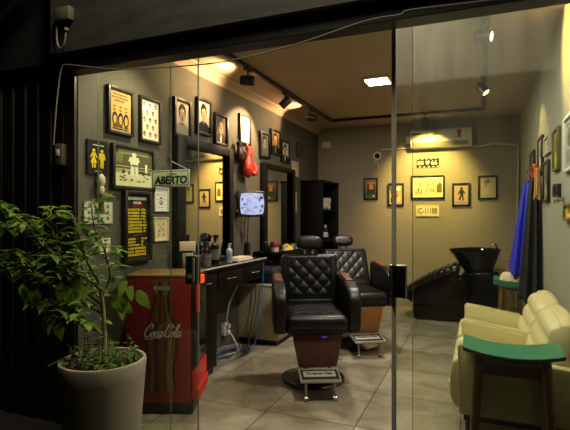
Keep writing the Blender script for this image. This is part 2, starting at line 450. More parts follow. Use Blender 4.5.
def portrait(bg, skin, hair, coat, shirt=None, style=0):
    dk = tuple(int(c*.22) for c in skin); sh = tuple(int(c*.52) for c in skin); lt = tuple(min(255, int(c*1.2)) for c in skin); hair = tuple(int(c*.5) for c in hair); coat = tuple(int(c*.8) for c in coat)
    A = []
    A.append((coat, [(0, 0), (1, 0), (1, .20), (.80, .30), (.64, .36), (.34, .36), (.16, .28), (0, .18)]))
    if shirt: A.append((shirt, [(.40, .34), (.60, .34), (.52, .0), (.46, 0)]))
    if style == 2: A += [(hair, [(.40, .27), (.50, .24), (.40, .20)]), (hair, [(.60, .27), (.50, .24), (.60, .20)])]
    A.append((sh, rect(.40, .28, .60, .46)))
    A.append((hair, ell(.5, .70, .27, .24)))
    A.append((skin, ell(.5, .58, .205, .25)))
    A.append((sh, [(.30, .62), (.36, .70), (.37, .42), (.44, .35), (.36, .40)]))
    A.append((sh, ell(.285, .57, .03, .06))); A.append((sh, ell(.715, .57, .03, .06)))
    if style in (0, 1): A.append((hair, [(.28, .66), (.32, .86), (.50, .95), (.72, .86), (.74, .66), (.66, .76), (.50, .80 if style else .77), (.36, .74)]))
    else: A.append((hair, [(.29, .66), (.34, .84), (.50, .90), (.68, .84), (.72, .66), (.66, .78), (.5, .82), (.36, .78)]))
    for s in (-1, 1):
        A.append((dk, [(.5+s*.05, .645), (.5+s*.15, .65), (.5+s*.15, .668), (.5+s*.06, .665)]))
        A.append((lt, ell(.5+s*.10, .60, .042, .018))); A.append((dk, ell(.5+s*.10, .60, .018, .018)))
    A.append((sh, [(.48, .60), (.52, .60), (.545, .50), (.455, .50)]))
    A.append((dk, [(.42, .435), (.5, .448), (.58, .435), (.5, .42)]))
    if style == 1: A.append((hair, [(.40, .47), (.5, .485), (.60, .47), (.59, .452), (.5, .465), (.41, .452)]))
    A.append((lt, ell(.56, .74, .05, .04)))
    return (bg, A)

# poster of shaving tools on gold paper
A = []
for k, (x0, x1) in enumerate(((.16, .84), (.10, .90), (.22, .70))):
    z = .90-.075*k
    n = 7
    for i in range(n):
        xa = x0+(x1-x0)*i/n; A.append(((96, 66, 24), rect(xa, z-.022, xa+(x1-x0)/n*.72, z+.022)))
for k in range(3):
    for i in range(3):
        A.append(((120, 86, 34), ell(.22+.27*i, .60-.085*k, .07, .022)))
for i in range(3):
    cx = .24+.26*i
    A.append(((34, 34, 36), ell(cx, .30, .13, .17))); A.append(((206, 160, 74), ell(cx, .28, .075, .11)))
    A.append(((90, 62, 30), ell(cx, .12, .10, .03)))
A.append(((110, 76, 40), ell(.36, .17, .12, .08))); A.append(((40, 36, 34), rect(.12, .05, .88, .075)))
picture('framed_poster', 'black framed gold poster with three dark loop shapes, topmost by the left shop post', 'picture', 'L', 2.405, 2.650, 1.82, 2.135, ((190, 156, 96), A), .020, .028)
# sheet of small heads
A = []
for r in range(5):
    for c in range(2 if r % 2 else 3):
        cx = (.18+.32*c) if r % 2 == 0 else (.34+.32*c); cz = .87-.185*r
        A.append(((40, 34, 30), ell(cx, cz+.02, .072, .05))); A.append(((196, 150, 108), ell(cx, cz-.008, .050, .042)))
        A.append(((56, 44, 36), ell(cx, cz-.035, .040, .020)))
picture('framed_poster', 'black framed white sheet printed with rows of tiny bearded heads', 'picture', 'L', 2.718, 2.955, 1.81, 2.137, ((226, 218, 196), A), .020, .028)
# boxing ring picture: generic
A = [((92, 92, 58), rect(0, .40, 1, 1)), ((150, 158, 110), rect(.10, .86, .90, 1)), ((120, 122, 82), rect(.0, .62, .22, .86))]
for i in range(26):
    A.append((random.choice([(88, 88, 56), (188, 190, 140), (52, 52, 36), (150, 152, 106)]), ell(.03+.94*i/25, .36+.07*random.random(), .032, .05, 8)))
for z in (.52, .44): A.append(((226, 226, 184), rect(0, z, 1, z+.012)))
W_ = (236, 238, 206); G_ = (120, 120, 82)
A += [(W_, ell(.50, .86, .06, .075)), (W_, [(.37, .80), (.63, .80), (.60, .56), (.41, .56)]), (W_, [(.40, .78), (.60, .78), (.585, .58), (.43, .58)]), (W_, [(.40, .78), (.34, .70), (.41, .64), (.45, .68)]), (W_, [(.60, .78), (.66, .70), (.58, .64), (.56, .68)]),
      (G_, rect(.43, .52, .585, .60)), (W_, [(.41, .54), (.50, .54), (.49, .28), (.42, .28)]), (W_, [(.515, .54), (.60, .54), (.62, .28), (.55, .28)]),
      (W_, ell(.83, .60, .035, .05)), (W_, rect(.80, .40, .86, .57))]
for i in range(22):
    A.append((random.choice([(74, 74, 48), (132, 132, 90), (236, 236, 200)]), ell(.10+.80*random.random(), .12+.16*random.random(), .035, .018, 8)))
picture('framed_picture', 'wide dark framed boxing ring picture above the yellow price board', 'picture', 'L', 2.442, 2.880, 1.455, 1.758, ((222, 224, 178), A), .024, .03)
# rest-room sign
Yl = (226, 200, 20)
A = []
for cx, fem in ((.30, 1), (.70, 0)):
    A.append((Yl, ell(cx, .70, .07, .05)))
    if fem: A += [(Yl, [(cx-.08, .64), (cx+.08, .64), (cx+.05, .52), (cx+.16, .34), (cx-.16, .34), (cx-.05, .52)]), (Yl, rect(cx-.09, .20, cx-.02, .35)), (Yl, rect(cx+.02, .20, cx+.09, .35)), (Yl, [(cx-.08, .64), (cx-.18, .50), (cx-.14, .48), (cx-.05, .58)]), (Yl, [(cx+.08, .64), (cx+.18, .50), (cx+.14, .48), (cx+.05, .58)])]
    else: A += [(Yl, [(cx-.12, .64), (cx+.12, .64), (cx+.08, .38), (cx-.08, .38)]), (Yl, rect(cx-.08, .20, cx-.015, .40)), (Yl, rect(cx+.015, .20, cx+.08, .40)), (Yl, [(cx-.12, .64), (cx-.18, .46), (cx-.13, .44), (cx-.08, .58)]), (Yl, [(cx+.12, .64), (cx+.18, .46), (cx+.13, .44), (cx+.08, .58)])]
A += [((214, 208, 184), rect(.24, .845, .80, .872)), ((176, 150, 40), rect(.36, .09, .66, .115))]
picture('restroom_sign', 'black sign with yellow woman and man figures beside the boxing picture', 'sign', 'L', 2.238, 2.410, 1.535, 1.753, ((12, 11, 12), A), plain=True, depth=.012)
# price board
t, iw, ih, fd = picture('price_board', 'tall black price board with yellow lettering in a dark frame', 'sign', 'L', 2.548, 2.832, .950, 1.450, ((27, 24, 20), [((70, 60, 44), rect(.03, .01, .97, .018))]), .026, .04)
P = lambda u, v: ((u-.5)*iw, (v-.5)*ih)
def bline(b, s, u0, u1, v, hgt=.034, bold=.03):
    x0, z0 = P(u0, v); x1, z1 = P(u1, v+hgt); put_text(b, s, x0, x1, z0, z1, -fd-.001, bold)
b = B(); bline(b, 'BARBEARIA', .10, .93, .915, .045); bline(b, 'GAZIL', .32, .70, .850, .042)
obj('white_lettering', b, ink((240, 232, 205)), t, smooth=False)
b = B(); bline(b, 'SERVICOS', .30, .74, .802, .02, .02); obj('red_lettering', b, ink((170, 44, 30)), t, smooth=False); b = B(); bline(b, 'BEBIDAS', .34, .72, .353, .02, .02)
obj('red_lettering', b, ink((170, 44, 30)), t, smooth=False)
b = B()
for k, (l, r) in enumerate((('CORTE', '35,'), ('BARBA', '30,'), ('COMBO', '60,'), ('PEZINHO', '15,'), ('SOBRANCELHA', '15,'), ('LUZES+PLATINADO', ''), ('CORTE INFANTIL', '30,'), ('HIDRATACAO', '25,'))):
    v = .745-.049*k
    if r: bline(b, l, .09, .60 if len(l) < 9 else .72, v); bline(b, r, .66 if len(l) < 9 else .78, .90, v)
    else: bline(b, l, .09, .93, v)
obj('yellow_lettering', b, ink((246, 222, 24)), t, smooth=False); b = B()
for k, (l, r) in enumerate((('AGUA', '3,0'), ('SUCO', '5'), ('CERVEJA', '6'), ('CAFE EXPRESSO', ''), ('CHA GELADO', ''), ('REFRIGERANTE', ''))):
    v = .288-.050*k
    bline(b, l, .09, .42 if len(l) < 6 else (.62 if len(l) < 9 else .90), v)
    if r: bline(b, r, .68, .68+.09*len(r), v)
obj('yellow_lettering', b, ink((246, 222, 24)), t, smooth=False)
# small white posters
A = []
for s in (-1, 1):
    A += [((150, 150, 156), ell(.5+s*.22, .73, .10, .03)), ((70, 66, 66), ell(.5+s*.24, .50, .06, .016))]
A += [((150, 40, 40), ell(.5, .56, .09, .055)), ((60, 50, 46), ell(.5, .60, .05, .03)), ((60, 54, 50), ell(.5, .38, .16, .075)), ((226, 224, 220), ell(.5, .38, .09, .035)),
      ((96, 84, 62), ell(.5, .29, .13, .03)), ((120, 118, 116), rect(.30, .13, .70, .15)), ((190, 120, 110), ell(.5, .73, .06, .03))]
picture('small_poster', 'white poster with a red and black emblem right of the price board', 'poster', 'L', 2.884, 3.060, 1.305, 1.489, ((226, 224, 222), A), .010, .02, ink((200, 198, 196)))
A = []
for cx, cz in ((.30, .70), (.66, .72), (.34, .42), (.68, .46), (.48, .58), (.28, .22), (.70, .22)):
    A += [((120, 104, 78), q) for q in stroke([(cx-.08, cz-.08), (cx, cz+.09), (cx+.08, cz-.06), (cx-.07, cz+.03), (cx+.07, cz+.05)], .022)]
picture('small_poster', 'cream poster with sketched shapes below the white emblem poster', 'poster', 'L', 2.884, 3.060, 1.080, 1.264, ((224, 208, 172), A), .010, .02, ink((206, 190, 156)))
# paper sheets and ornament near the post
A = []
for r in range(3):
    for c in range(4): A.append(((60, 64, 54), ell(.16+.22*c, .78-.27*r, .055, .08, 8))); A.append(((180, 186, 166), ell(.16+.22*c, .80-.27*r, .025, .03, 6)))
picture('paper_sheet', 'white sheet of dark thumbnails behind the plant leaves', 'paper', 'L', 2.215, 2.455, 1.225, 1.365, ((196, 200, 180), A), plain=True, depth=.010)
picture('paper_sheet', 'small white notice lower on the wall behind the plant', 'paper', 'L', 2.335, 2.435, 1.03, 1.13, ((214, 214, 194), [((90, 96, 80), rect(.15, .60, .80, .68)), ((90, 96, 80), rect(.15, .36, .72, .44))]), plain=True, depth=.010)
t = thing('hanging_ornament', 'white and brown beaded ornament hanging under the restroom sign', 'ornament', (XL+.03, 2.335, 1.50))
b = B(); b.ball((0, 0, 0), (.020, .030, .042)); b.ball((0, 0, -.062), (.018, .024, .034)); obj('shell', b, mat('bone_white', (214, 206, 180), .5), t)
b = B(); b.cyl((0, 0, -.09), (0, 0, -.20), .012, .022, 10); obj('tassel', b, mat('rust_tassel', (120, 62, 36), .9), t)
b = B(); b.tube([(-.028, 0, .062), (0, 0, .06), (0, 0, .04)], .003, 6); obj('hook', b, M_chrome, t)

# portraits on the long wall
PORT = [
 ('black framed portrait of a dark haired person with moustache, nearest the shop glass', 3.123, 3.360, 1.915, 2.222, portrait((206, 196, 172), (178, 160, 134), (34, 28, 24), (196, 186, 164), None, 1)),
 ('black framed portrait of a person in a dark jacket, above the left mirror', 3.450, 3.680, 1.982, 2.296, portrait((196, 186, 166), (170, 150, 126), (44, 36, 30), (40, 34, 30), None, 0)),
 ('black framed portrait of a person in bow tie, at the left mirror corner', 3.746, 3.985, 1.931, 2.221, portrait((96, 84, 66), (206, 150, 100), (150, 130, 104), (24, 20, 18), (228, 214, 190), 2)),
 ('black framed portrait in tall format left above the right mirror', 4.706, 4.960, 1.920, 2.210, portrait((120, 112, 98), (176, 166, 146), (60, 54, 46), (150, 140, 122), None, 0)),
 ('black framed portrait of a person in dark suit, highest above the right mirror', 5.001, 5.281, 1.995, 2.288, portrait((150, 118, 70), (206, 152, 100), (44, 32, 24), (30, 24, 22), (190, 150, 96), 2)),
 ('black framed portrait of a standing person in a black coat, right above the right mirror', 5.312, 5.572, 1.932, 2.198, portrait((190, 184, 168), (180, 164, 140), (24, 22, 20), (22, 20, 20), (200, 192, 176), 1)),
]
for lab, y0, y1, z0, z1, art in PORT:
    picture('framed_portrait', lab, 'picture', 'L', y0, y1, z0, z1, art, .022, .03)
A = [((206, 192, 158), rect(0, .49, 1, .51)), ((206, 192, 158), rect(.49, 0, .51, 1)), ((214, 200, 168), rect(0, .24, 1, .25)), ((214, 200, 168), rect(0, .74, 1, .75))]
for i in range(8): A.append(((190, 172, 136), rect(.12+.5*(i % 2), .10+.24*(i//2), .38+.5*(i % 2), .12+.24*(i//2))))
picture('framed_certificate', 'brightly lit black framed white certificate above the boxing gloves', 'picture', 'L', 4.232, 4.474, 2.009, 2.312, ((226, 214, 188), A), .020, .026)
def weathered(c1, c2, n=14):
    return [(random.choice([c1, c2]), ell(.15+.7*random.random(), .12+.76*random.random(), .05+.08*random.random(), .04+.07*random.random(), 8)) for _ in range(n)]
picture('wall_plate', 'dim oval patterned plate highest on the dark wall by the corner', 'plate', 'L', 5.850, 6.110, 2.055, 2.245, ((60, 54, 46), weathered((40, 36, 32), (92, 82, 66))), plain=True, depth=.01)
picture('wall_plate', 'pale patterned tin plate beside the right mirror top', 'plate', 'L', 5.690, 5.930, 1.790, 1.985, ((176, 168, 138), weathered((110, 104, 84), (206, 198, 170))), plain=True, depth=.01)
picture('wall_plate', 'narrow cream plate with a dark figure right of the right mirror', 'plate', 'L', 5.710, 5.860, 1.315, 1.585, ((188, 164, 112), [((70, 56, 36), ell(.5, .66, .22, .16)), ((60, 46, 30), [(.3, .55), (.7, .55), (.6, .25), (.4, .25)]), ((110, 92, 60), rect(.2, .08, .8, .14))]), plain=True, depth=.01)

# back wall
A = [((70, 92, 60), rect(0, 0, 1, .34)), ((150, 120, 110), rect(0, .62, 1, 1))]
for cx, c1, c2 in ((.26, (110, 50, 44), (60, 40, 36)), (.44, (206, 150, 44), (50, 60, 60)), (.62, (216, 160, 70), (60, 44, 60)), (.78, (120, 56, 50), (46, 56, 48))):
    A += [((206, 160, 116), ell(cx, .80, .055, .05)), (c1, [(cx-.10, .74), (cx+.10, .74), (cx+.08, .46), (cx-.08, .46)]), (c2, [(cx-.08, .47), (cx+.08, .47), (cx+.06, .14), (cx-.06, .14)])]
A.append(((220, 214, 196), ell(.74, .12, .08, .05)))
picture('framed_picture', 'leftmost framed picture on the back wall, colourful group of figures', 'picture', 'B', -1.556, -1.352, 1.500, 1.815, ((120, 100, 84), A), .022, .024)
A = [((90, 120, 60), rect(0, .72, .6, 1)), ((170, 70, 44), ell(.42, .62, .20, .13)), ((226, 216, 170), ell(.68, .80, .16, .12)), ((150, 80, 56), ell(.46, .40, .26, .13)), ((40, 34, 30), rect(.10, .08, .34, .36)), ((216, 196, 150), rect(.60, .12, .86, .40)), ((44, 70, 40), ell(.22, .60, .12, .16))]
picture('framed_picture', 'second framed picture on the back wall, seen past the grey glass edge', 'picture', 'B', -1.210, -.987, 1.410, 1.728, ((190, 170, 110), A), .022, .024)
A = [((232, 220, 160), rect(0, 0, 1, .30)), ((110, 96, 50), [(.80, .22), (.97, .22), (.97, .62), (.90, .74), (.80, .58)])]
def scrib(x0, x1, z0, z1, n, seed, w):
    r = random.Random(seed); pts = []
    for i in range(n): pts.append((x0+(x1-x0)*i/(n-1)+r.uniform(-.02, .02), z0 if i % 2 else z1-r.uniform(0, .45)*(z1-z0)))
    return [((112, 94, 38), q) for q in stroke([(p.x, p.y) for p in bez([(a, c, 0) for a, c in pts], 5)], w)]
A += scrib(.16, .74, .52, .84, 15, 3, .018)+scrib(.08, .34, .20, .56, 8, 5, .018)+scrib(.42, .78, .26, .50, 11, 8, .016)
A += [((140, 120, 60), rect(.06, .15, .80, .165))]
picture('framed_sign', 'wide framed yellow print with flowing script, centre of the back wall', 'picture', 'B', -.891, -.447, 1.504, 1.824, ((244, 232, 172), A), .020, .024)
A = [((60, 52, 46), ell(.54, .80, .10, .09)), ((44, 40, 38), [(.40, .72), (.68, .74), (.66, .48), (.46, .46)]), ((60, 52, 46), [(.42, .70), (.26, .54), (.32, .48), (.48, .62)]), ((50, 46, 42), [(.66, .72), (.80, .58), (.74, .52), (.62, .62)]),
     ((40, 38, 36), [(.46, .50), (.58, .48), (.44, .18), (.32, .22)]), ((40, 38, 36), [(.56, .50), (.67, .50), (.70, .20), (.60, .16)]), ((150, 120, 100), rect(.08, .06, .92, .12))]
picture('framed_picture', 'framed picture of a dark striding figure below the air conditioner', 'picture', 'B', -.350, -.123, 1.400, 1.710, ((182, 160, 128), A), .024, .024)
A = [((72, 66, 50), q) for q in stroke([(.40, .95), (.44, .82), (.34, .74), (.42, .64), (.56, .76), (.44, .82), (.58, .92)], .03)]+[((96, 88, 66), ell(.36, .76, .09, .06)), ((110, 100, 76), ell(.56, .80, .08, .06)), ((130, 118, 86), rect(.30, .52, .40, .62)), ((178, 166, 124), rect(.08, .10, .92, .14))]
picture('framed_picture', 'rightmost framed picture on the back wall, pale with a small sketch', 'picture', 'B', -.025, .212, 1.488, 1.800, ((188, 176, 134), A), .022, .024)
# route 66 plate
A = []
for i in range(10):
    for j in (0, 9):
        if (i+j) % 2: A.append(((226, 216, 180), rect(i*.1, j*.1, i*.1+.1, j*.1+.1)))
A += [((236, 228, 196), [(.41, .74), (.57, .74), (.57, .46), (.49, .26), (.41, .46)]), ((120, 40, 30), rect(.42, .62, .56, .72)), ((226, 216, 180), rect(.05, .28, .30, .72)), ((30, 26, 24), rect(.08, .33, .27, .67)), ((226, 216, 180), rect(.11, .47, .24, .53)), ((226, 216, 180), rect(.11, .37, .14, .63)), ((226, 216, 180), rect(.21, .37, .24, .63))]
t, iw, ih, fd = picture('route_plate', 'small black and white checkered 66 plate under the air conditioner', 'sign', 'B', -.812, -.518, 1.938, 2.060, ((30, 26, 24), A), plain=True, depth=.012)
obj('lettering', put_text(B(), '66', .045, .125, -.030, .030, -.014, .0), ink((240, 232, 204)), t, smooth=False)
t, iw, ih, fd = picture('number_plate', 'white number plate below the wide script print', 'sign', 'B', -.823, -.518, 1.258, 1.418, ((232, 220, 170), [((96, 84, 50), rect(.02, .02, .98, .06)), ((96, 84, 50), rect(.04, .90, .10, .98)), ((96, 84, 50), rect(.90, .90, .96, .98)), ((150, 130, 80), rect(.2, .90, .8, .93))]), plain=True, depth=.012)
obj('lettering', put_text(B(), 'IC-11188', -.13, .13, -.042, .042, -.014, .01), ink((70, 60, 40)), t, smooth=False)

# right wall (seen at a grazing angle)
def rart(bg, a, c2): return (bg, [(a, ell(.5, .62, .25, .2)), (c2, rect(.2, .12, .8, .36)), (a, rect(.15, .86, .85, .9))])
for lab, y0, y1, z0, z1, art, fm in (
 ('dark framed picture farthest along the right wall, above the blue cape', 4.95, 5.28, 1.580, 1.89, rart((90, 84, 70), (60, 56, 50), (130, 120, 96)), M_framewood),
 ('dark framed picture high on the right wall over the hanging robes', 4.305, 4.606, 1.620, 1.928, rart((150, 146, 126), (80, 74, 64), (176, 168, 140)), M_framewood),
 ('pale framed print high on the right wall right of the dark frame', 3.88, 4.19, 1.735, 1.876, rart((190, 192, 176), (120, 124, 112), (150, 152, 140)), ink((180, 182, 168))),
 ('dark framed picture low on the right wall beside the robes', 3.95, 4.235, 1.380, 1.690, rart((120, 118, 104), (60, 58, 52), (150, 146, 126)), M_framewood),
 ('yellow green framed picture on the right wall', 3.463, 3.70, 1.575, 1.853, rart((158, 150, 60), (90, 90, 34), (190, 176, 80)), mat('olive_frame', (96, 88, 36), .5)),
 ('large white framed picture at the right edge of the photo', 2.93, 3.238, 1.530, 1.848, rart((150, 156, 144), (90, 96, 88), (120, 126, 116)), ink((214, 216, 204))),
 ('small dark tag, left of a pair above the couch', 3.590, 3.675, 1.398, 1.488, rart((60, 44, 44), (120, 50, 50), (40, 36, 40)), M_framewood),
 ('small dark tag, right of a pair above the couch', 3.448, 3.540, 1.394, 1.480, rart((60, 44, 44), (120, 50, 50), (40, 36, 40)), M_framewood),
 ('small yellow print low at the right edge of the photo', 2.93, 3.238, 1.246, 1.348, rart((206, 176, 60), (150, 110, 30), (226, 200, 90)), mat('olive_frame', (96, 88, 36)))):
    picture('framed_picture', lab, 'picture', 'R', y0, y1, z0, z1, art, .018, .022, fm)

# ------------------------------------------------------------------ mirrors
def wall_mirror(label, y0, y1, z0, z1, bl, br, bt):
    t = thing('wall_mirror', label, 'mirror', (XL+.001, (y0+y1)/2, z0), group='barber mirrors')
    wy = (y1-y0)/2; hh = z1-z0; D = .06
    b = B()
    b.box2((0, -wy, 0), (D, -wy+bl, hh), .004); b.box2((0, wy-br, 0), (D, wy, hh), .004)
    b.box2((0, -wy+bl, hh-bt), (D, wy-br, hh), .004); b.box2((0, -wy+bl, 0), (D, wy-br, .03), .004)
    obj('frame', b, M_darkwood, t)
    obj('mirror_glass', B().box2((.004, -wy+bl-.005, .025), (.016, wy-br+.005, hh-bt+.005)), M_mirror, t, smooth=False)
wall_mirror('tall dark framed mirror nearer the shop glass, below three portraits', 3.118, 4.030, .866, 1.912, .115, .07, .075)
wall_mirror('tall dark framed mirror farther in, behind the television', 4.735, 5.680, .886, 1.860, .09, .08, .05)

# ------------------------------------------------------------------ counters
t = thing('styling_counter', 'black wall counter with drawers below the mirror nearer the shop glass', 'counter', (XL+.001, 2.98, 0))
W1 = .29
obj('worktop', B().box2((0, 0, .815), (W1, 1.30, .86), .004), M_blackwood, t)
obj('cabinet', B().box2((0, .01, .05), (W1-.02, .36, .815), .003), M_blackwood, t)
obj('plinth', B().box2((0, .02, 0), (W1-.04, .35, .05)), M_black_metal, t)
b = B(); b.box2((0, .36, .665), (W1-.02, 1.28, .815), .003); obj('drawer_box', b, M_blackwood, t)
M_lam = mat('black_gloss_laminate', (7, 7, 7), .5, spec=.2)
for y0, y1, z0, z1 in ((.02, .35, .655, .808), (.37, .82, .672, .808), (.83, 1.27, .672, .808)):
    d = obj('drawer_front', B().box2((W1-.02, y0, z0), (W1-.004, y1, z1), .003), M_lam, t)
    ym = (y0+y1)/2
    obj('handle', B().tube(bez([(W1-.004, ym-.07, .745), (W1+.016, ym-.05, .745), (W1+.020, ym, .745), (W1+.016, ym+.05, .745), (W1-.004, ym+.07, .745)], 4), .005, 8), M_chrome, d)
d = obj('cabinet_door', B().box2((W1-.02, .02, .06), (W1-.004, .35, .645), .003), M_lam, t)
obj('edge_strip', B().box2((W1-.001, 0, .848), (W1+.003, 1.30, .861), .001), mat('pale_edge_trim', (196, 192, 176), .3), t)

t = thing('styling_counter', 'black wall counter below the mirror farther in, behind the first barber chair', 'counter', (XL+.001, 4.56, 0))
obj('worktop', B().box2((0, 0, .845), (.33, 1.25, .885), .004), M_blackwood, t)
obj('drawer_box', B().box2((0, .02, .598), (.31, 1.23, .845), .003), M_blackwood, t)
for y0, y1 in ((.03, .61), (.63, 1.22)):
    d = obj('drawer_front', B().box2((.31, y0, .61), (.326, y1, .838), .003), M_lam, t)
    ym = (y0+y1)/2
    obj('handle', B().tube(bez([(.326, ym-.07, .75), (.346, ym-.05, .75), (.35, ym, .75), (.346, ym+.05, .75), (.326, ym+.07, .75)], 4), .005, 8), M_chrome, d)

t = thing('storage_cabinet', 'low beige cabinet on a dark plinth below the wall counter', 'cabinet', (XL+.001, 4.23, 0))
M_beige = mat('beige_laminate', (176, 168, 140), .45, mott=.04, mscale=4)
obj('body', B().box2((0, 0, .05), (.43, 1.10, .575), .004), M_beige, t)
obj('top_panel', B().box2((0, -.012, .577), (.452, 1.11, .597), .004), mat('pale_beige_laminate', (206, 198, 170), .4), t)
obj('plinth', B().box2((0, .02, 0), (.41, 1.08, .05)), M_black_metal, t)
for y0, y1 in ((.01, .545), (.555, 1.09)):
    d = obj('door', B().box2((.43, y0, .06), (.446, y1, .572), .003), M_beige, t)
    obj('handle', B().tube([(.446, (y1-.05 if y0 < .1 else y0+.05), .42), (.464, (y1-.05 if y0 < .1 else y0+.05), .42), (.464, (y1-.05 if y0 < .1 else y0+.05), .52), (.446, (y1-.05 if y0 < .1 else y0+.05), .52)], .004, 8), M_chrome, d)

# ------------------------------------------------------------------ things on the counters
Z1 = .861
def bottle(name, label, x, y, z, r, h, m, cap=None, kind='pump', lab=None, group='bottles on the near counter', cat='bottle'):
    t = thing(name, label, cat, (x, y, z), group=group)
    k = .62
    obj('body', B().lathe([(.0, 0), (r*.94, 0), (r, .006), (r, h*k), (r*.92, h*(k+.05)), (r*.45, h*(k+.12)), (r*.36, h*(k+.14)), (r*.36, h*.80), (0, h*.80)], n=18), m, t)
    cm = cap or M_black_metal
    b = B(); b.lathe([(r*.46, h*.80), (r*.46, h*.88), (r*.2, h*.89), (0, h*.89)], n=12); b.cyl((0, 0, h*.80), (0, 0, h*.80+.001), r*.46, n=12)
    if kind == 'pump':
        b.cyl((0, 0, h*.88), (0, 0, h*.96), r*.12, n=8); b.box((r*.35, 0, h*.97), (r*1.2, r*.4, h*.05), .002)
    elif kind == 'spray':
        b.box((r*.2, 0, h*.94), (r*1.3, r*.5, h*.11), .003); b.tube([(r*.6, 0, h*.90), (r*.95, 0, h*.84), (r*.85, 0, h*.78)], r*.1, 6)
    else: b.lathe([(r*.5, h*.80), (r*.5, h), (0, h)], n=12)
    obj('cap', b, cm, t)
    if lab: obj('label', B().lathe([(r*1.012, h*.16), (r*1.012, h*.50)], n=18), lab, t)
    return t
M_dkbot = mat('dark_bottle_plastic', (20, 18, 18), .25)
M_clear = mat('frosted_bottle_plastic', (170, 186, 186), .25)
M_lab = mat('paper_label', (214, 206, 186), .6)
bottle('spray_bottle', 'tall black bottle on the near counter, tallest of the row by the cooler', -2.10, 3.52, Z1, .036, .25, M_dkbot, lab=mat('grey_label', (90, 90, 92), .5), kind='spray')
bottle('spray_bottle', 'black bottle with grey bands left of the tallest black bottle', -2.12, 3.40, Z1, .034, .20, M_dkbot, kind='cap', lab=M_lab)
bottle('spray_bottle', 'clear pale bottle with white top at the counter front right of the black bottles', -2.04, 3.66, Z1, .028, .17, M_clear, cap=M_white, kind='pump', lab=mat('blue_label', (120, 150, 170), .5))
bottle('spray_bottle', 'small black bottle in front of the left mirror frame', -2.16, 3.27, Z1, .030, .16, M_dkbot, kind='cap', lab=mat('red_label', (150, 44, 36), .5))
bottle('spray_bottle', 'dark bottle with white cap behind the tall black bottle', -2.17, 3.60, Z1, .030, .21, M_dkbot, cap=M_white, kind='cap')
t = thing('card_holder', 'pale card stand holding a cream card on the near counter', 'card holder', (-2.08, 3.08, Z1))
obj('stand', B().box((0, 0, .065), (.05, .07, .13), .004), mat('white_enamel', (190, 184, 160), .4), t)
obj('card', B(Matrix.Translation((.0, 0, .178)) @ Matrix.Rotation(-1.0, 4, 'Z')).box((0, 0, 0), (.008, .12, .075), .001), mat('cream_card', (224, 206, 176), .6), t)
obj('dish', B().lathe([(0, .0), (.036, 0), (.040, .016), (.036, .016), (.032, .006), (0, .006)], (.0, .0, .13), n=16), M_black_metal, t)
t = thing('tool_caddy', 'black caddy of combs and brushes beside the card stand', 'caddy', (-2.06, 3.32, Z1))
obj('tub', B().lathe([(0, 0), (.036, 0), (.040, .10), (.036, .10), (.033, .006), (0, .006)], n=18), mat('striped_grey_tub', (96, 98, 98), .4, mott=.5, mscale=9, stretch=(1, 1, 12)), t)
for k, (dx, dy, h, m) in enumerate(((.012, .01, .17, M_dkbot), (-.014, .012, .15, mat('red_label', (150, 44, 36))), (.002, -.016, .18, M_dkbot))):
    obj('comb', B().box((dx, dy, h/2+.02), (.006, .024, h), .002), m, t)
t = thing('towel', 'folded pale towel lying along the near counter front edge', 'towel', (-2.045, 3.86, Z1))
b = B(); b.box((0, 0, .010), (.13, .30, .020), .008, 3); b.box((-.004, .01, .027), (.12, .27, .016), .007, 3); obj('fold', b, mat('pale_towel', (204, 196, 168), .9, bump=.4, bscale=150), t)
t = thing('trimmer', 'black hair trimmer standing at the far end of the near counter', 'trimmer', (-2.11, 4.14, Z1))
obj('dock', B().box((0, 0, .012), (.07, .08, .024), .006), M_dkbot, t)
b = B(); b.prism([(-.03, .022), (.02, .022), (.035, .10), (.02, .145), (-.01, .15), (-.022, .09)], -.024, .024, 'x', .006); obj('body', b, M_dkbot, t)
obj('blade', B().box((0, .012, .152), (.04, .026, .012), .002), M_chrome, t)
t = thing('comb_tray', 'shallow pale tray with scissors on the near counter', 'tray', (-2.06, 4.03+.03, Z1))
b = B(); b.box((0, -.02, .004), (.10, .09, .008), .003); obj('tray', b, mat('pale_edge_trim', (196, 192, 176)), t)

Z2 = .886
t = thing('jar', 'red lidded jar with a pale label at the near end of the far counter', 'jar', (-2.03, 4.635, Z2))
obj('body', B().lathe([(0, 0), (.042, 0), (.045, .008), (.045, .055), (0, .055)], n=18), mat('pale_jar', (206, 186, 176), .4), t)
obj('lid', B().lathe([(0, .055), (.050, .055), (.050, .10), (.044, .108), (0, .108)], n=18), mat('wine_red_lid', (120, 30, 40), .4), t)
bottle('small_bottle', 'small dark bottle left of the red jar', -2.13, 4.62, Z2, .026, .15, M_dkbot, kind='cap', group='items on the far counter')
Ycl = mat('yellow_cloth', (226, 190, 40), .85, bump=.3, bscale=90)
b = B()
def heap(u, v):
    a = 2*PI*u; r = v; k = 1+.18*math.sin(3*a)+.1*math.sin(7*a+1)
    return (.065*r*k*math.cos(a), .13*r*k*math.sin(a), max(0.0, .05*(1-r*r)*(1+.4*math.sin(5*a+4*r)))+.001)
b.grid(heap, 30, 8, closed_u=True)
o = obj('cloth', b, Ycl); o.location = (-2.03, 4.97, Z2); tag(o, 'crumpled yellow cloth on the far counter', 'cloth')
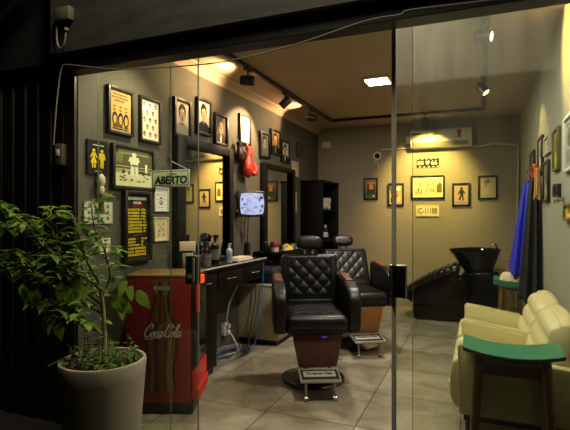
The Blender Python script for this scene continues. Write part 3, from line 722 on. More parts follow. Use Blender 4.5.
for x, y, c, l in ((-2.00, 4.83, (224, 218, 206), 'small white jar between the red jar and the yellow cloth'), (-1.985, 5.16, (150, 150, 190), 'small lilac jar right of the yellow cloth'), (-2.05, 5.21, (216, 212, 202), 'small white jar farthest right on the far counter')):
    t = thing('small_jar', l, 'jar', (x, y, Z2), group='items on the far counter')
    obj('body', B().lathe([(0, 0), (.024, 0), (.026, .005), (.026, .035), (0, .035)], n=14), mat('jar_%d' % c[2], c, .4), t)
    obj('lid', B().lathe([(0, .035), (.028, .035), (.028, .052), (0, .052)], n=14), mat('jar_lid_%d' % c[2], tuple(int(k*.8) for k in c), .35), t)
# black bag on the beige cabinet
t = thing('tool_bag', 'black tool bag on the beige cabinet beside the blue cable', 'bag', (-2.035, 4.375, .598))
b = B(); b.box((0, 0, .08), (.36, .25, .16), .05, 4); obj('body', b, mat('black_nylon', (20, 20, 21), .7, bump=.3, bscale=120), t)
obj('handle', B().tube(bez([(-.09, 0, .155), (-.08, 0, .20), (0, 0, .215), (.08, 0, .20), (.09, 0, .155)], 5), .008, 8), M_dkbot, t)
obj('zipper', B().tube([(-.14, -.128, .10), (.14, -.128, .10)], .004, 6), M_chrome, t)

# cables under the near counter
def cable(name, label, pts, r, m, group=None, n=6):
    o = obj(name, B().tube(bez(pts, n), r, 8), m); tag(o, label, 'cable', group); return o
M_wcab = mat('white_cable', (206, 204, 194), .5); M_bcab = mat('blue_cable', (30, 110, 170), .5); M_gcab = mat('grey_cable', (96, 100, 104), .5); M_kcab = mat('black_cable', (20, 20, 20), .5)
t = thing('power_strip', 'white socket block on the wall under the near counter', 'socket', (XL+.001, 3.93, .20))
obj('body', B().box((.02, 0, 0), (.04, .075, .12), .006), M_white, t)
for dz in (-.03, .03): obj('plug', B().box((.055, 0, dz), (.034, .04, .036), .006), M_white, t)
cable('power_cable', 'white cable hanging from the near counter to the wall socket', [(-2.10, 4.02, .666), (-2.12, 3.95, .60), (-2.15, 3.88, .48), (-2.17, 3.86, .36), (-2.18, 3.88, .28), (-2.182, 3.93, .235)], .0065, M_wcab)
cable('power_cable', 'white cable running from the wall socket down into the floor tangle', [(-2.182, 3.93, .17), (-2.13, 3.93, .10), (-2.08, 3.90, .02), (-2.12, 3.75, .012), (-2.20, 3.62, .012), (-2.22, 3.45, .012)], .006, M_wcab)
cable('power_cable', 'bright blue cable hanging in front of the beige cabinet', [(-1.958, 4.20, .81), (-1.956, 4.19, .76), (-1.962, 4.17, .5), (-1.972, 4.12, .25), (-1.98, 4.05, .06), (-2.02, 3.98, .014), (-2.12, 3.92, .014)], .0055, M_bcab)
cable('power_cable', 'dark brown cable hanging left of the blue cable', [(-2.03, 4.17, .666), (-2.02, 4.14, .45), (-2.05, 4.10, .2), (-2.05, 4.02, .02), (-2.10, 3.9, .014)], .007, mat('brown_cable', (70, 52, 40), .5))
for k, (m, nm, ph) in enumerate(((M_gcab, 'grey', 0), (M_kcab, 'black', 1.1), (mat('dull_blue_cable', (44, 74, 96), .5), 'dull blue', 2.3), (mat('dim_white_cable', (150, 148, 138), .5), 'pale', 3.9))):
    pts = []
    for i in range(34):
        a = ph+i*.62; r = .10+.05*math.sin(i*1.3+ph)+.012*k
        pts.append((-2.09+r*.85*math.cos(a), 3.84+r*1.6*math.sin(a)-.05*k, .012+.011*k+.006*(1+math.sin(i*.9+k))))
    cable('coiled_cable', 'loosely coiled %s cable in the tangle on the floor under the near counter' % nm, pts, .0036, m, 'tangled cables on the floor', 4)

# ------------------------------------------------------------------ television on its arm
t = thing('television', 'small tube television with rounded glowing screen on a wall arm', 'television', (-2.115, 4.24, 1.392), rz=math.radians(42))
tw, th = .286, .262
b = B()
b.box2((-tw/2, .0, -th/2), (tw/2, .034, th/2), .012, 3)
prof = [(.030, 1.0), (.045, .80), (.055, .60)]
def shell(u, v):
    k = v*2; i = min(int(k), 1); f = k-i; y = prof[i][0]+(prof[i+1][0]-prof[i][0])*f; s = prof[i][1]+(prof[i+1][1]-prof[i][1])*f
    a = 2*PI*u; ca, sa = math.cos(a), math.sin(a); p = .35
    return (tw/2*.96*s*math.copysign(abs(ca)**p, ca), y, th/2*.96*s*math.copysign(abs(sa)**p, sa))
b.grid(shell, 24, 4, closed_u=True); b.poly([shell(i/24, 1) for i in range(24)])
obj('cabinet', b, mat('black_tv_plastic', (18, 18, 20), .4), t)
def scr(u, v, k=1, dy=0):
    x = (u-.5)*2; z = (v-.5)*2
    xx = x*math.sqrt(1-.18*z*z); zz = z*math.sqrt(1-.18*x*x)
    return (xx*.124*k+.010, -.004-.012*(1-.5*(x*x+z*z))+dy, zz*.110*k)
sm = bpy.data.materials.new('tv_picture'); sm.use_nodes = True; nt = sm.node_tree; pb = nt.nodes['Principled BSDF']
tc = nt.nodes.new('ShaderNodeTexCoord'); nn = nt.nodes.new('ShaderNodeTexNoise'); nn.inputs['Scale'].default_value = 26; nn.inputs['Detail'].default_value = 2; nn.inputs['Distortion'].default_value = 1.6
nt.links.new(tc.outputs['Object'], nn.inputs['Vector'])
cr = nt.nodes.new('ShaderNodeValToRGB'); cr.color_ramp.elements[0].position = .36; cr.color_ramp.elements[0].color = (.30, .32, .62, 1)
cr.color_ramp.elements[1].position = .52; cr.color_ramp.elements[1].color = (.58, .62, .90, 1)
nt.links.new(nn.outputs['Fac'], cr.inputs['Fac']); nt.links.new(cr.outputs['Color'], pb.inputs['Emission Color'])
pb.inputs['Emission Strength'].default_value = .95; pb.inputs['Base Color'].default_value = (.02, .02, .02, 1); pb.inputs['Roughness'].default_value = .15
obj('screen', B().grid(lambda u, v: scr(u, v), 16, 14), sm, t)
dkp = mat('tv_dark_shape', (40, 42, 84), .2, emit=.35)
b = B()
for pts in ([(.80, .78), (.86, .86), (.97, .84), (.95, .74), (.84, .72), (.80, .60), (.76, .64)], [(.86, .40), (.94, .48), (.97, .36), (.90, .30)], [(.13, .48), (.20, .50), (.22, .44), (.15, .42)], [(.04, .70), (.10, .82), (.12, .70), (.06, .60)], [(.84, .22), (.90, .26), (.90, .14), (.84, .12)], [(.06, .30), (.10, .36), (.12, .26), (.09, .22)]):
    b.poly([scr(p[0], p[1], 1, -.003) for p in pts])
obj('screen_shape', b, dkp, t, smooth=False)
obj('knob', B().cyl((-.142, -.006, -.07), (-.142, .0, -.07), .009, n=12), M_chrome, t)
obj('wall_arm', B().tube([(.02, .05, 0), (.03, .08, 0), (.06, .12, 0)], .016, 8), M_black_metal, t)
cable('television_cable', 'pair of thin cables hanging from the television to the counter, left one', [(-2.19, 4.30, 1.30), (-2.225, 4.32, 1.20), (-2.235, 4.33, 1.0), (-2.235, 4.32, .66)], .006, M_gcab)
cable('television_cable', 'pair of thin cables hanging from the television to the counter, right one', [(-2.19, 4.34, 1.30), (-2.22, 4.38, 1.20), (-2.235, 4.40, 1.0), (-2.235, 4.38, .66)], .005, M_kcab)

# ------------------------------------------------------------------ boxing gloves
def glove(label, y, z, m, m2, tilt, s=1.0, off=.075):
    t = thing('boxing_glove', label, 'boxing glove', (XL+off, y, z), rot=(tilt, 0, 0), group='boxing gloves on the wall')
    b = B(Matrix.Scale(s, 4))
    def fist(u, v):
        a = 2*PI*u; zz = -.13+.26*v
        w = [(0, .02), (.12, .070), (.30, .088), (.50, .085), (.68, .068), (.80, .055), (1, .052)]
        for (v0, r0), (v1, r1) in zip(w, w[1:]):
            if v0 <= v <= v1: r = r0+(r1-r0)*(v-v0)/(v1-v0); break
        return (r*.62*math.cos(a), r*math.sin(a)*1.0, zz)
    b.grid(fist, 20, 16, closed_u=True); b.poly([fist(i/20, 0) for i in range(20)][::-1]); b.poly([fist(i/20, 1) for i in range(20)])
    obj('fist', b, m, t, ang=70)
    b = B(Matrix.Scale(s, 4)); b.tube(bez([(.022, .06, .02), (.034, .082, -.02), (.038, .076, -.065), (.034, .045, -.09)], 5), [.022+.012*math.sin(PI*min(1, i/15)) for i in range(16)], 10); obj('thumb', b, m, t)
    b = B(Matrix.Scale(s, 4)); b.lathe([(.050, .10), (.056, .10), (.058, .165), (.050, .165)], n=18, sx=.68); obj('cuff', b, m2, t)
    b = B(Matrix.Scale(s, 4)); b.tube(bez([(0, -.02, .16), (-.02, -.012, .21), (-.03, 0, .235), (-.02, .012, .21), (0, .02, .16)], 4), .004, 6); obj('lace', b, m2, t)
M_redl = mat('red_glove_leather', (178, 38, 28), .4, bump=.1, bscale=60); M_dkred = mat('dark_glove_leather', (52, 22, 20), .4)
glove('bright red boxing glove hanging below the white certificate', 4.31, 1.79, M_redl, mat('red_cuff', (206, 60, 40), .5), -.10)
glove('dark boxing glove hanging behind and left of the red one', 4.185, 1.90, M_dkred, mat('black_cuff', (24, 20, 20), .5), .25, .68, .05)

# ------------------------------------------------------------------ air conditioner and back-wall fittings
t = thing('air_conditioner', 'white split air conditioner high on the back wall', 'air conditioner', (-.488, YB-.001, 2.31))
b = B(); b.prism([(0, -.125), (0, .125), (-.15, .125), (-.19, .10), (-.205, .02), (-.19, -.055), (-.13, -.118), (-.06, -.125)], -.39, .39, 'x', .008, 2); obj('body', b, mat('aged_white_plastic', (226, 222, 204), .35), t)
b = B(); b.prism([(-.150, -.1005), (-.196, -.052), (-.199, -.055), (-.152, -.104)], -.35, .35, 'x'); obj('louvre', b, mat('ac_louvre', (150, 146, 130), .4), t)
obj('seam', B().box((0, -.204, .0), (.775, .004, .004)), mat('ac_louvre', (150, 146, 130)), t)
b = B(); b.box((-.265, -.203, .060), (.22, .010, .028), .002); obj('display_strip', b, mat('ac_display', (96, 84, 74), .3), t)
b = B(); b.box((.235, -.2035, .035), (.05, .008, .10), .002); obj('energy_sticker', b, mat('sticker_red', (150, 50, 34), .5), t)
b = B(); b.box((.235, -.2085, .055), (.036, .004, .03), .001); obj('sticker_print', b, mat('sticker_dark', (30, 24, 20), .5), t)
b = B(); put_text(b, 'SPLIT', -.33, -.22, .010, .028, -.2085, .01); put_text(b, '9000', -.09, -.03, .03, .06, -.2085, .01); obj('lettering', b, mat('ac_print', (120, 112, 96), .5), t, smooth=False)
t = thing('pipe_cover', 'pale pipe duct leaving the air conditioner to the left along the back wall', 'pipe', (0, 0, 0)); obj('duct', B().box2((-1.31, YB-.022, 2.205), (-.86, YB-.001, 2.222), .003), M_white, t)
cable('insulated_pipe', 'lumpy white wrapped pipe from the air conditioner to the right corner', [(-.098, YB-.05, 2.19), (0.0, YB-.04, 2.185), (.10, YB-.05, 2.20), (.20, YB-.05, 2.21), (.30, YB-.04, 2.195), (.36, YB-.035, 2.185), (.43, YB-.04, 2.175), (.452, YB-.04, 2.12), (.452, YB-.035, 1.8), (.445, YB-.03, 1.4), (.435, YB-.025, 1.0), (.43, YB-.025, .70), (.43, YB-.025, .09)], [.018]*36+[.012]*37, mat('pipe_wrap', (190, 184, 164), .7, bump=.4, bscale=40))
t = thing('security_camera', 'round white camera with dark centre and dangling wires on the back wall', 'camera', (-1.36, YB-.001, 2.125))
b = B(); b.tube([(.05*math.cos(2*PI*k/20), -.02, .05*math.sin(2*PI*k/20)) for k in range(21)], .014, 8); obj('ring', b, M_white, t)
obj('lens', B().cyl((0, -.03, 0), (0, -.001, 0), .034, n=18), mat('black_lens', (14, 14, 16), .15), t)
b = B(); b.tube(bez([(-.02, -.02, -.06), (-.04, -.02, -.10), (-.05, -.015, -.13)], 4), .005, 6); b.tube(bez([(.0, -.02, -.065), (.01, -.02, -.12), (.02, -.015, -.16)], 4), .005, 6); obj('wire', b, M_white, t)
t = thing('blank_plate', 'white blank plate high on the back wall near the left corner', 'wall plate', (-2.125, YB-.001, 2.33)); obj('plate', B().box((0, -.006, 0), (.135, .012, .085), .003), M_white, t)
t = thing('blank_plate', 'white outlet plate left of the air conditioner', 'wall plate', (-.925, YB-.001, 2.325)); obj('plate', B().box((0, -.008, 0), (.07, .016, .10), .003), mat('aged_white_plastic', (226, 222, 204)), t)

# ------------------------------------------------------------------ wardrobe / shelf unit in the corner
t = thing('shelf_unit', 'tall black shelf unit in the far left corner, open side to the room', 'shelf unit', (XL+.001, 6.02, 0))
sw, sd, shh = .32, .755, 1.745
b = B(); b.box2((0, 0, 0), (sw, .02, shh), .002); obj('side_panel', b, M_blackwood, t)
b = B(); b.box2((0, sd-.02, 0), (sw, sd, shh), .002); obj('side_panel', b, M_blackwood, t)
obj('back_panel', B().box2((0, .02, .02), (.012, sd-.02, shh-.02)), M_blackwood, t)
obj('top_panel', B().box2((-.0, -.01, shh-.025), (sw+.012, sd, shh+.004), .002), M_blackwood, t)
for z in (.06, .50, .92, 1.33): obj('shelf', B().box2((.012, .02, z), (sw-.005, sd-.02, z+.022), .001), M_blackwood, t)
bottle('shelf_bottle', 'dark bottle with pale cap on the open shelf unit', -1.99, 6.30, .943, .034, .20, M_dkbot, cap=mat('pale_edge_trim', (196, 192, 176)), kind='cap', lab=M_lab, group='things on the shelf unit')
bottle('shelf_bottle', 'short bottle behind the pale capped one on the shelf unit', -2.02, 6.44, .943, .034, .14, M_dkbot, kind='cap', lab=mat('grey_label', (90, 90, 92)), group='things on the shelf unit')
t = thing('towel', 'rolled white towel on the upper shelf of the black unit', 'towel', (-2.03, 6.33, 1.353))
b = B(); b.cyl((-.09, 0, .05), (.09, 0, .05), .05, n=18); b.cyl((-.09, .03, .125), (.09, .03, .125), .042, n=18); obj('roll', b, mat('pale_towel', (204, 196, 168)), t)

# ------------------------------------------------------------------ lighting track, heads and lamps
t = thing('lighting_track', 'black U shaped lighting track on the ceiling', 'lighting track', (0, 0, H-.001))
b = B(); b.box2((-1.862, 2.55, -.03), (-1.818, 6.09, 0), .003); obj('rail', b, M_black_metal, t)
b = B(); b.box2((.013, 2.55, -.03), (.057, 6.09, 0), .003); obj('rail', b, M_black_metal, t)
b = B(); b.box2((-1.862, 6.09, -.03), (.057, 6.134, 0), .003); obj('rail', b, M_black_metal, t)
M_lampface = mat('warm_lamp_face', (255, 214, 150), .3, emit=6)
def spot(label, x, y, aim, energy, color, size=80, blend=.6, stem=.07, L=.115, r=.042):
    z0 = H-.031
    t = thing('track_spotlight', label, 'spotlight', (x, y, z0), group='spotlights on the track')
    obj('adapter', B().box((0, 0, -.010), (.034, .10, .02), .004), M_black_metal, t)
    obj('stem', B().cyl((0, 0, -.02), (0, 0, -stem), .009, n=10), M_black_metal, t)
    p = V((0, 0, -stem-.03)); d = (V(aim)-V((x, y, z0))-p).normalized()
    q = d.to_track_quat('-Z', 'Y').to_matrix().to_4x4(); M = Matrix.Translation(p) @ q
    b = B(); b.lathe([(0, L*.5), (r*.9, L*.5), (r, L*.44), (r, -L*.5), (r*.86, -L*.5), (r*.80, -L*.36), (0, -L*.36)], n=20, M=M); hd = obj('head', b, M_black_metal, t)
    obj('lamp_face', B().lathe([(0, -L*.38), (r*.78, -L*.38)], n=20, M=M), M_lampface, t)
    ld = bpy.data.lights.new('bulb', 'SPOT'); ld.energy = energy; ld.color = color; ld.spot_size = math.radians(size); ld.spot_blend = blend; ld.shadow_soft_size = .03
    lo = bpy.data.objects.new('bulb', ld); C.objects.link(lo); lo.parent = t
    lo.matrix_local = Matrix.Translation(p+d*(L*.52)) @ q
    return t
WARM = (1.0, .62, .30); YEL = (1.0, .67, .17)
spot('left row spotlight nearest the shop glass, aimed at the portraits', -1.84, 3.62, (-2.256, 3.50, 2.48), 40, WARM, 130)
spot('left row spotlight hidden behind the door header, aimed at the posters by the shop glass', -1.84, 2.72, (-2.256, 2.40, 1.40), 50, (1.0, .80, .50), 130, .9)
spot('second left row spotlight from the shop glass, tilted to the white certificate', -1.84, 4.47, (-2.256, 4.33, 2.02), 90, WARM, 86, .3)
spot('third left row spotlight, aimed at the far portraits', -1.84, 5.28, (-2.256, 5.02, 2.50), 22, WARM, 110, .4)
spot('right row spotlight nearest the shop glass', .024, 3.30, (.478, 3.10, 2.3), 46, YEL, 105)
spot('right row spotlight farther in, aimed at the right wall', .024, 4.68, (.478, 4.40, 1.8), 26, YEL, 62)
spot('back rail spotlight above the air conditioner and script print', -.63, 6.112, (-.66, 6.78, 1.74), 165, (1.0, .69, .19), 92, .8)
for lab_, lx_, ly_, en_ in (('square white glowing panel lamp on the ceiling deep in the room', -.89, 4.45, 38), ('square white panel lamp on the ceiling just behind the door header', -.30, 2.68, 32)):
  t = thing('ceiling_panel_light', lab_, 'ceiling light', (lx_, ly_, H-.001), group='ceiling panel lamps')
  # glowing panel lamp on the ceiling', 'ceiling light', (-.89, 4.45, H-.001))
  obj('frame', B().box((0, 0, -.012), (.235, .235, .024), .004), M_white, t)
  obj('diffuser', B().box((0, 0, -.026), (.205, .205, .006)), mat('panel_diffuser', (255, 250, 240), .5, emit=14), t)
  ld = bpy.data.lights.new('panel_glow', 'AREA'); ld.energy = en_; ld.size = .2; ld.color = (1, .90, .74); lo = bpy.data.objects.new('panel_glow', ld); C.objects.link(lo); lo.parent = t; lo.location = (0, 0, -.036)

# ------------------------------------------------------------------ barber chairs
def tuft(fr, nu, nv, du, dv, amp, border=.12):
    """quilted diamond relief: fr(u,v,h) -> point"""
    def fn(u, v):
        a = u*du+v*dv; c = u*du-v*dv
        h = amp*(abs(math.sin(PI*a))*abs(math.sin(PI*c)))**.45
        return fr(u, v, h)
    return fn
def make_chair(label, loc, rz):
    t = thing('barber_chair', label, 'barber chair', loc, rz, group='barber chairs')
    obj('base_disc', B().lathe([(0, 0), (.245, 0), (.25, .012), (.245, .022), (.20, .034), (.10, .055), (.07, .07), (0, .07)], n=40), mat('worn_dark_chrome', (120, 120, 118), .2, metal=1), t)
    b = B(); b.cyl((0, 0, .06), (0, 0, .24), .052, n=24); b.cyl((0, 0, .22), (0, 0, .40), .038, n=24); obj('column', b, M_chrome, t)
    obj('pump_lever', B().tube(bez([(.04, .02, .14), (.14, .05, .15), (.24, .08, .12)], 4), .008, 8), M_chrome, t)
    # seat pan and cushion
    b = B(); b.box2((-.225, -.30, .42), (.225, .22, .50), .02, 3); obj('seat_frame', b, M_leather, t)
    b = B(); b.box2((-.222, -.345, .455), (.222, .20, .56), .042, 4)
    obj('seat', b, M_leather, t)
    b = B(); b.grid(tuft(lambda u, v, h: (-.15+.30*u, -.25+.34*v, .5595+h), 0, 0, 3, 3, .006), 48, 48)
    obj('quilted_pad', b, M_leather, t, ang=80)
    # backrest
    Mb = Matrix.Translation((0, .205, .50)) @ Matrix.Rotation(math.radians(-9), 4, 'X')
    b = B(Mb); b.box2((-.235, -.045, .0), (.235, .05, .458), .035, 4); obj('backrest', b, M_leather, t)
    b = B(Mb)
    b.grid(tuft(lambda u, v, h: (-.165+.33*u, -.0445-h, .125+.285*v), 0, 0, 3, 2.5, .011), 60, 66)
    q = obj('quilted_pad', b, M_leather, t, ang=80)
    b = B(Mb)
    b.tube(bez([(-.178, -.046, .105), (-.178, -.046, .415), (-.17, -.046, .425), (.17, -.046, .425), (.178, -.046, .415), (.178, -.046, .105)], 3), .007, 8); b.box((0, -.042, .06), (.36, .022, .055), .01, 3)
    obj('piping', b, M_leather, t)
    # head rest
    b = B(Mb)
    for s in (-1, 1): b.cyl((s*.035, .01, .44), (s*.035, .015, .54), .007, n=10)
    obj('headrest_post', b, M_chrome, t)
    b = B(Mb @ Matrix.Translation((0, .005, .553)))
    def hp(u, v):
        a = 2*PI*v; p = .55; ca, sa = math.cos(a), math.sin(a)
        x = (u-.5)*2; k = (1-abs(x)**5)**.5 if abs(x) < 1 else 0
        return (.108*x, .040*math.copysign(abs(ca)**p, ca)*(.45+.55*k)-.012, .055*math.copysign(abs(sa)**p, sa)*(.35+.65*k)*(1+.06*math.cos(PI*x)))
    g = B(); 
    b.grid(lambda u, v: hp(v, u), 24, 20, closed_u=True); b.poly([hp(0, i/24) for i in range(24)]); b.poly([hp(1, i/24) for i in range(24)])
    h = obj('headrest', b, M_leather, t, ang=70)
    b = B(Mb @ Matrix.Translation((0, .005, .553)))
    for x in (-.045, .0, .045): b.ball((x, -.052, .0), .006, 8, 6)
    obj('button', b, M_leather, h)
    # arms
    for s in (-1, 1):
        b = B(); x0, x1 = s*.225, s*.315
        b.prism([(-.29, .42), (-.315, .50), (-.330, .62), (-.322, .675), (-.295, .718), (-.25, .745), (-.10, .775), (.19, .80), (.225, .79), (.23, .70), (.20, .42)], min(x0, x1), max(x0, x1), 'x', .022, 3)
        a = obj('armrest', b, M_leather, t)
        b = B(); b.prism([(-.09, .772), (.17, .797), (.17, .809), (-.09, .785)], s*.27-.027, s*.27+.027, 'x', .004, 2); obj('wood_cap', b, mat('arm_wood', (104, 64, 34), .5, mott=.2, mscale=10), a)
    # wooden leg rest panel and foot plate
    b = B(); b.prism([(-.185, .425), (.185, .425), (.138, .185), (-.138, .185)], -.30, -.272, 'y', .008, 2); obj('legrest_panel', b, M_wood_red, t)
    b = B()
    for s in (-1, 1): b.tube([(s*.09, -.12, .36), (s*.09, -.22, .22), (s*.09, -.30, .15)], .011, 8)
    obj('footrest_bracket', b, M_chrome, t)
    Mp = Matrix.Translation((0, -.385, .150)) @ Matrix.Rotation(math.radians(7), 4, 'X')
    b = B(Mp); b.box((0, 0, 0), (.28, .18, .022), .006, 2); f = obj('footrest', b, mat('black_rubber', (24, 24, 24), .6), t)
    b = B(Mp)
    for s in (-1, 1): b.box((s*.136, 0, .006), (.009, .185, .022), .003)
    for s in (-1, 1): b.box((0, s*.087, .006), (.28, .009, .022), .003)
    b.box((0, .012, .012), (.225, .085, .004), .001)
    obj('chrome_trim', b, mat('foot_plate_aluminium', (196, 194, 186), .45, metal=.4), f)
    b = B(Mp @ Matrix.Translation((0, .0, .0150)) @ Matrix.Rotation(-PI/2, 4, 'X')); put_text(b, 'The Barber Chair', -.095, .095, -.002, .034, 0, .02, .25); obj('lettering', b, M_dkbot, f, smooth=False)
    b = B()
    for s in (-1, 1):
        b = B(); b.cyl((s*.10, -.43, .14), (s*.10, -.44, .012), .009, n=10); b.cyl((s*.10-.014, -.44, .016), (s*.10+.014, -.44, .016), .016, n=12)
        obj('footrest_foot', b, mat('worn_chrome', (170, 170, 168), .3, metal=.9), t)
    return t
chair = make_chair('black quilted barber chair in front, nearest the shop glass, with dark reddish leg panel', (-1.208, 3.50, 0), math.radians(26))
chair2 = dup(chair, (-1.145, 4.60, 0), math.radians(31), 'second black quilted barber chair, farther back and partly behind the first')
Rc = Matrix.Translation((0, .205, .50)) @ Matrix.Rotation(math.radians(-17), 4, 'X') @ Matrix.Translation((0, -.205, -.50))
for ch in chair2.children:                              # the second chair is leaned further back
    n_ = ch.name.split('.')[0]
    if n_ in ('backrest', 'piping', 'headrest_post', 'headrest') or (n_ == 'quilted_pad' and max(v.co.z for v in ch.data.vertices) > .7):
        ch.matrix_local = Rc.copy()
    if n_ == 'legrest_panel':
        ch.material_slots[0].link = 'OBJECT'; ch.material_slots[0].material = M_wood_lit  # same panel wood, lighter colour stands for the light falling on it
o = obj('violet_glint', B().ball((.045, -.308, .405), (.022, .008, .008), 10, 6), mat('violet_glint_glow', (60, 44, 170), .3, emit=.6), chair)  # glowing bead that paints in the violet highlight under the seat front

# ------------------------------------------------------------------ drinks cooler
t = thing('drinks_cooler', 'red drinks cooler with a large cola bottle printed on its side', 'cooler', (-1.678, 2.575, 0), rz=math.radians(22))
# local: x from -0.45 (left) to 0 (front corner), y depth 0..0.36
M_red = mat('cooler_red', (130, 27, 18), .45, coat=.0, mott=.05, mscale=5)
obj('body', B().box2((-.45, 0, .075), (-.03, .36, .880), .006, 2), M_red, t)
obj('top_panel', B().box2((-.452, -.002, .880), (-.0, .362, .896), .004), mat('brown_top_panel', (116, 92, 54), .35, mott=.2, mscale=10), t)
obj('plinth', B().box2((-.43, .015, .012), (-.02, .345, .075)), M_black_metal, t)
for x in (-.40, -.05):
    for y in (.04, .32): obj('foot', B().cyl((x, y, 0), (x, y, .014), .018, n=12), M_black_metal, t)
d = obj('door', B().box2((-.03, 0, .30), (.004, .36, .880), .006), mat('black_door_frame', (22, 16, 16), .35), t)
obj('glass_pane', B().box2((.003, .035, .34), (.008, .325, .86)), mat('cooler_glass', (26, 24, 26), .06), d)
b = B(); b.box2((.004, .0, .66), (.022, .022, .845), .003); obj('red_strip', b, mat('glowing_red_strip', (220, 24, 12), .3, emit=.35), d)
b = B(); b.box2((.002, -.001, .845), (.045, .06, .895), .004); obj('header_lamp', b, mat('glowing_orange_strip', (255, 70, 26), .3, emit=1.1), d)
b = B(); b.box2((-.025, .0, .10), (.008, .36, .29), .008); b.box2((-.02, -.0, .09), (.022, .36, .17), .012, 3); obj('kick_panel', b, mat('bright_cooler_red', (200, 34, 20), .35), t)
# printed bottle
prof = [(.14, .086), (.15, .094), (.19, .098), (.25, .084), (.31, .084), (.38, .100), (.44, .106), (.50, .106), (.56, .102), (.60, .090), (.66, .068), (.72, .052), (.77, .045), (.80, .046), (.802, .052), (.825, .052), (.826, .047), (.858, .047)]
cx = -.218
def bot(k0, k1, z0, z1):
    L = [(z, r) for z, r in prof if z0 <= z <= z1]
    return [(cx+k0*r, z) for z, r in L]+[(cx+k1*r, z) for z, r in L[::-1]]
b = B(); cols = []
def layer(c, pts, y):
    if c not in cols: cols.append(c)
    b.mi = cols.index(c); flat(b, pts, y)
layer((54, 28, 14), bot(-1, 1, .1, .9), -.0010)
layer((112, 60, 24), bot(-.80, -.52, .1, .78), -.0014); layer((150, 86, 34), bot(.36, .62, .1, .78), -.0014); layer((84, 46, 22), bot(-.2, .2, .1, .78), -.0014)
layer((150, 92, 36), bot(.70, .80, .1, .5), -.0018); layer((122, 118, 84), bot(-.9, .9, .77, .9), -.0018); layer((52, 48, 32), bot(-.5, .1, .77, .9), -.0022); layer((170, 164, 128), bot(-1, 1, .80, .826), -.0026)
layer((150, 92, 36), bot(.05, .16, .60, .78), -.0022); layer((150, 92, 36), bot(-.42, -.30, .60, .78), -.0022); layer((92, 60, 34), rect(cx-.085, .142, cx+.085, .150), -.0026)
obj('bottle_decal', b, [mat('decal_%d_%d_%d' % c, c, .5) for c in cols], t, smooth=False)
# script lettering drawn with strokes
b = B()
def ribbon(pts, w0=.010, w1=.004):
    P = bez([(p[0], p[1], 0) for p in pts], 7)
    n = len(P)
    for i in range(n-1):
        dx, dz = P[i+1].x-P[i].x, P[i+1].y-P[i].y
        w = w1+(w0-w1)*abs(dz)/(math.hypot(dx, dz)+1e-6)
        for q in stroke([(P[i].x, P[i].y), (P[i+1].x, P[i+1].y)], w): flat(b, [(lx0+lw*a, lz0+lw*c) for a, c in q], -.0034)
lx0, lz0, lw = cx-.112, .496, .240
def W(p, dx=0, dz=0, s=1): return [(dx+s*(x+.25*z), dz+s*z) for x, z in p]
Cc = [(.10, .30), (.06, .31), (.09, .37), (.13, .33), (.11, .24), (.03, .08), (-.01, .14), (.01, .30), (.06, .37)]
def bigC(dx, s=1.0): ribbon(W([(.15, .25), (.16, .33), (.11, .36), (.03, .26), (.0, .12), (.04, .03), (.11, .04), (.17, .12)], dx, 0, s), .040, .018)
def small_o(dx): ribbon(W([(.05, .16), (.01, .12), (.0, .05), (.035, .02), (.075, .07), (.08, .14), (.05, .165), (.06, .12), (.11, .14)], dx), .040, .018)
def small_c(dx): ribbon(W([(.075, .13), (.05, .165), (.01, .11), (.0, .05), (.03, .02), (.07, .05), (.10, .09)], dx), .040, .018)
def small_a(dx): ribbon(W([(.08, .15), (.04, .165), (.0, .10), (.005, .03), (.04, .02), (.08, .12), (.085, .16), (.075, .06), (.09, .02), (.13, .07)], dx), .040, .018)
bigC(.0); small_o(.17); small_c(.275); small_a(.365); ribbon([(.475, .10), (.535, .115)], .02, .02); bigC(.53); small_o(.68)
ribbon(W([(.02, .10), (.08, .28), (.085, .35), (.055, .34), (.035, .20), (.03, .06), (.05, .02), (.09, .07)], .775), .040, .018); small_a(.85)
ribbon([(.10, .02), (.02, -.03), (.16, -.035), (.32, -.0), (.44, -.015)], .018, .014); ribbon([(.62, .30), (.72, .36), (.84, .27), (.93, .30)], .018, .012)
obj('lettering', b, mat('decal_white_script', (240, 228, 222), .4), t, smooth=False)

# ------------------------------------------------------------------ open sign hanging on the glass
t = thing('open_sign', 'pale green sign reading OPEN ABERTO hanging on the glass door', 'sign', (-1.617, YF+.058, 1.487))
obj('panel', B().box((0, 0, 0), (.258, .005, .094), .002), thin_mat('pale_green_board', (238, 246, 228), .55, .04), t)
dg = mat('dark_green_print', (12, 60, 40), .45)
b = B()
for a, c in ((rect(-.122, -.041, .122, -.037), 0), (rect(-.122, .037, .122, .041), 0), (rect(-.122, -.041, -.118, .041), 0), (rect(.118, -.041, .122, .041), 0)): flat(b, a, -.0032)
put_text(b, 'ABERTO', -.108, .114, -.034, .014, -.003, .05, .12); put_text(b, 'OPEN', -.02, .044, .017, .029, -.003, .03, .1)
obj('lettering', b, dg, t, smooth=False)
b = B(); b.tube([(-.118, 0, .045), (.0, 0, .100), (.118, 0, .045)], .0015, 6); obj('string', b, M_white, t)
b = B(); b.lathe([(0, 0), (.018, 0), (.012, .006), (.004, .010), (0, .012)], (0, 0, 0), 14, M=Matrix.Translation((0, -.014, .10)) @ Matrix.Rotation(-PI/2, 4, 'X')); b.tube([(0, -.01, .10), (0, .004, .095), (0, .004, .106)], .003, 6); obj('suction_hook', b, mat('clear_suction_cup', (190, 196, 180), .2), t)

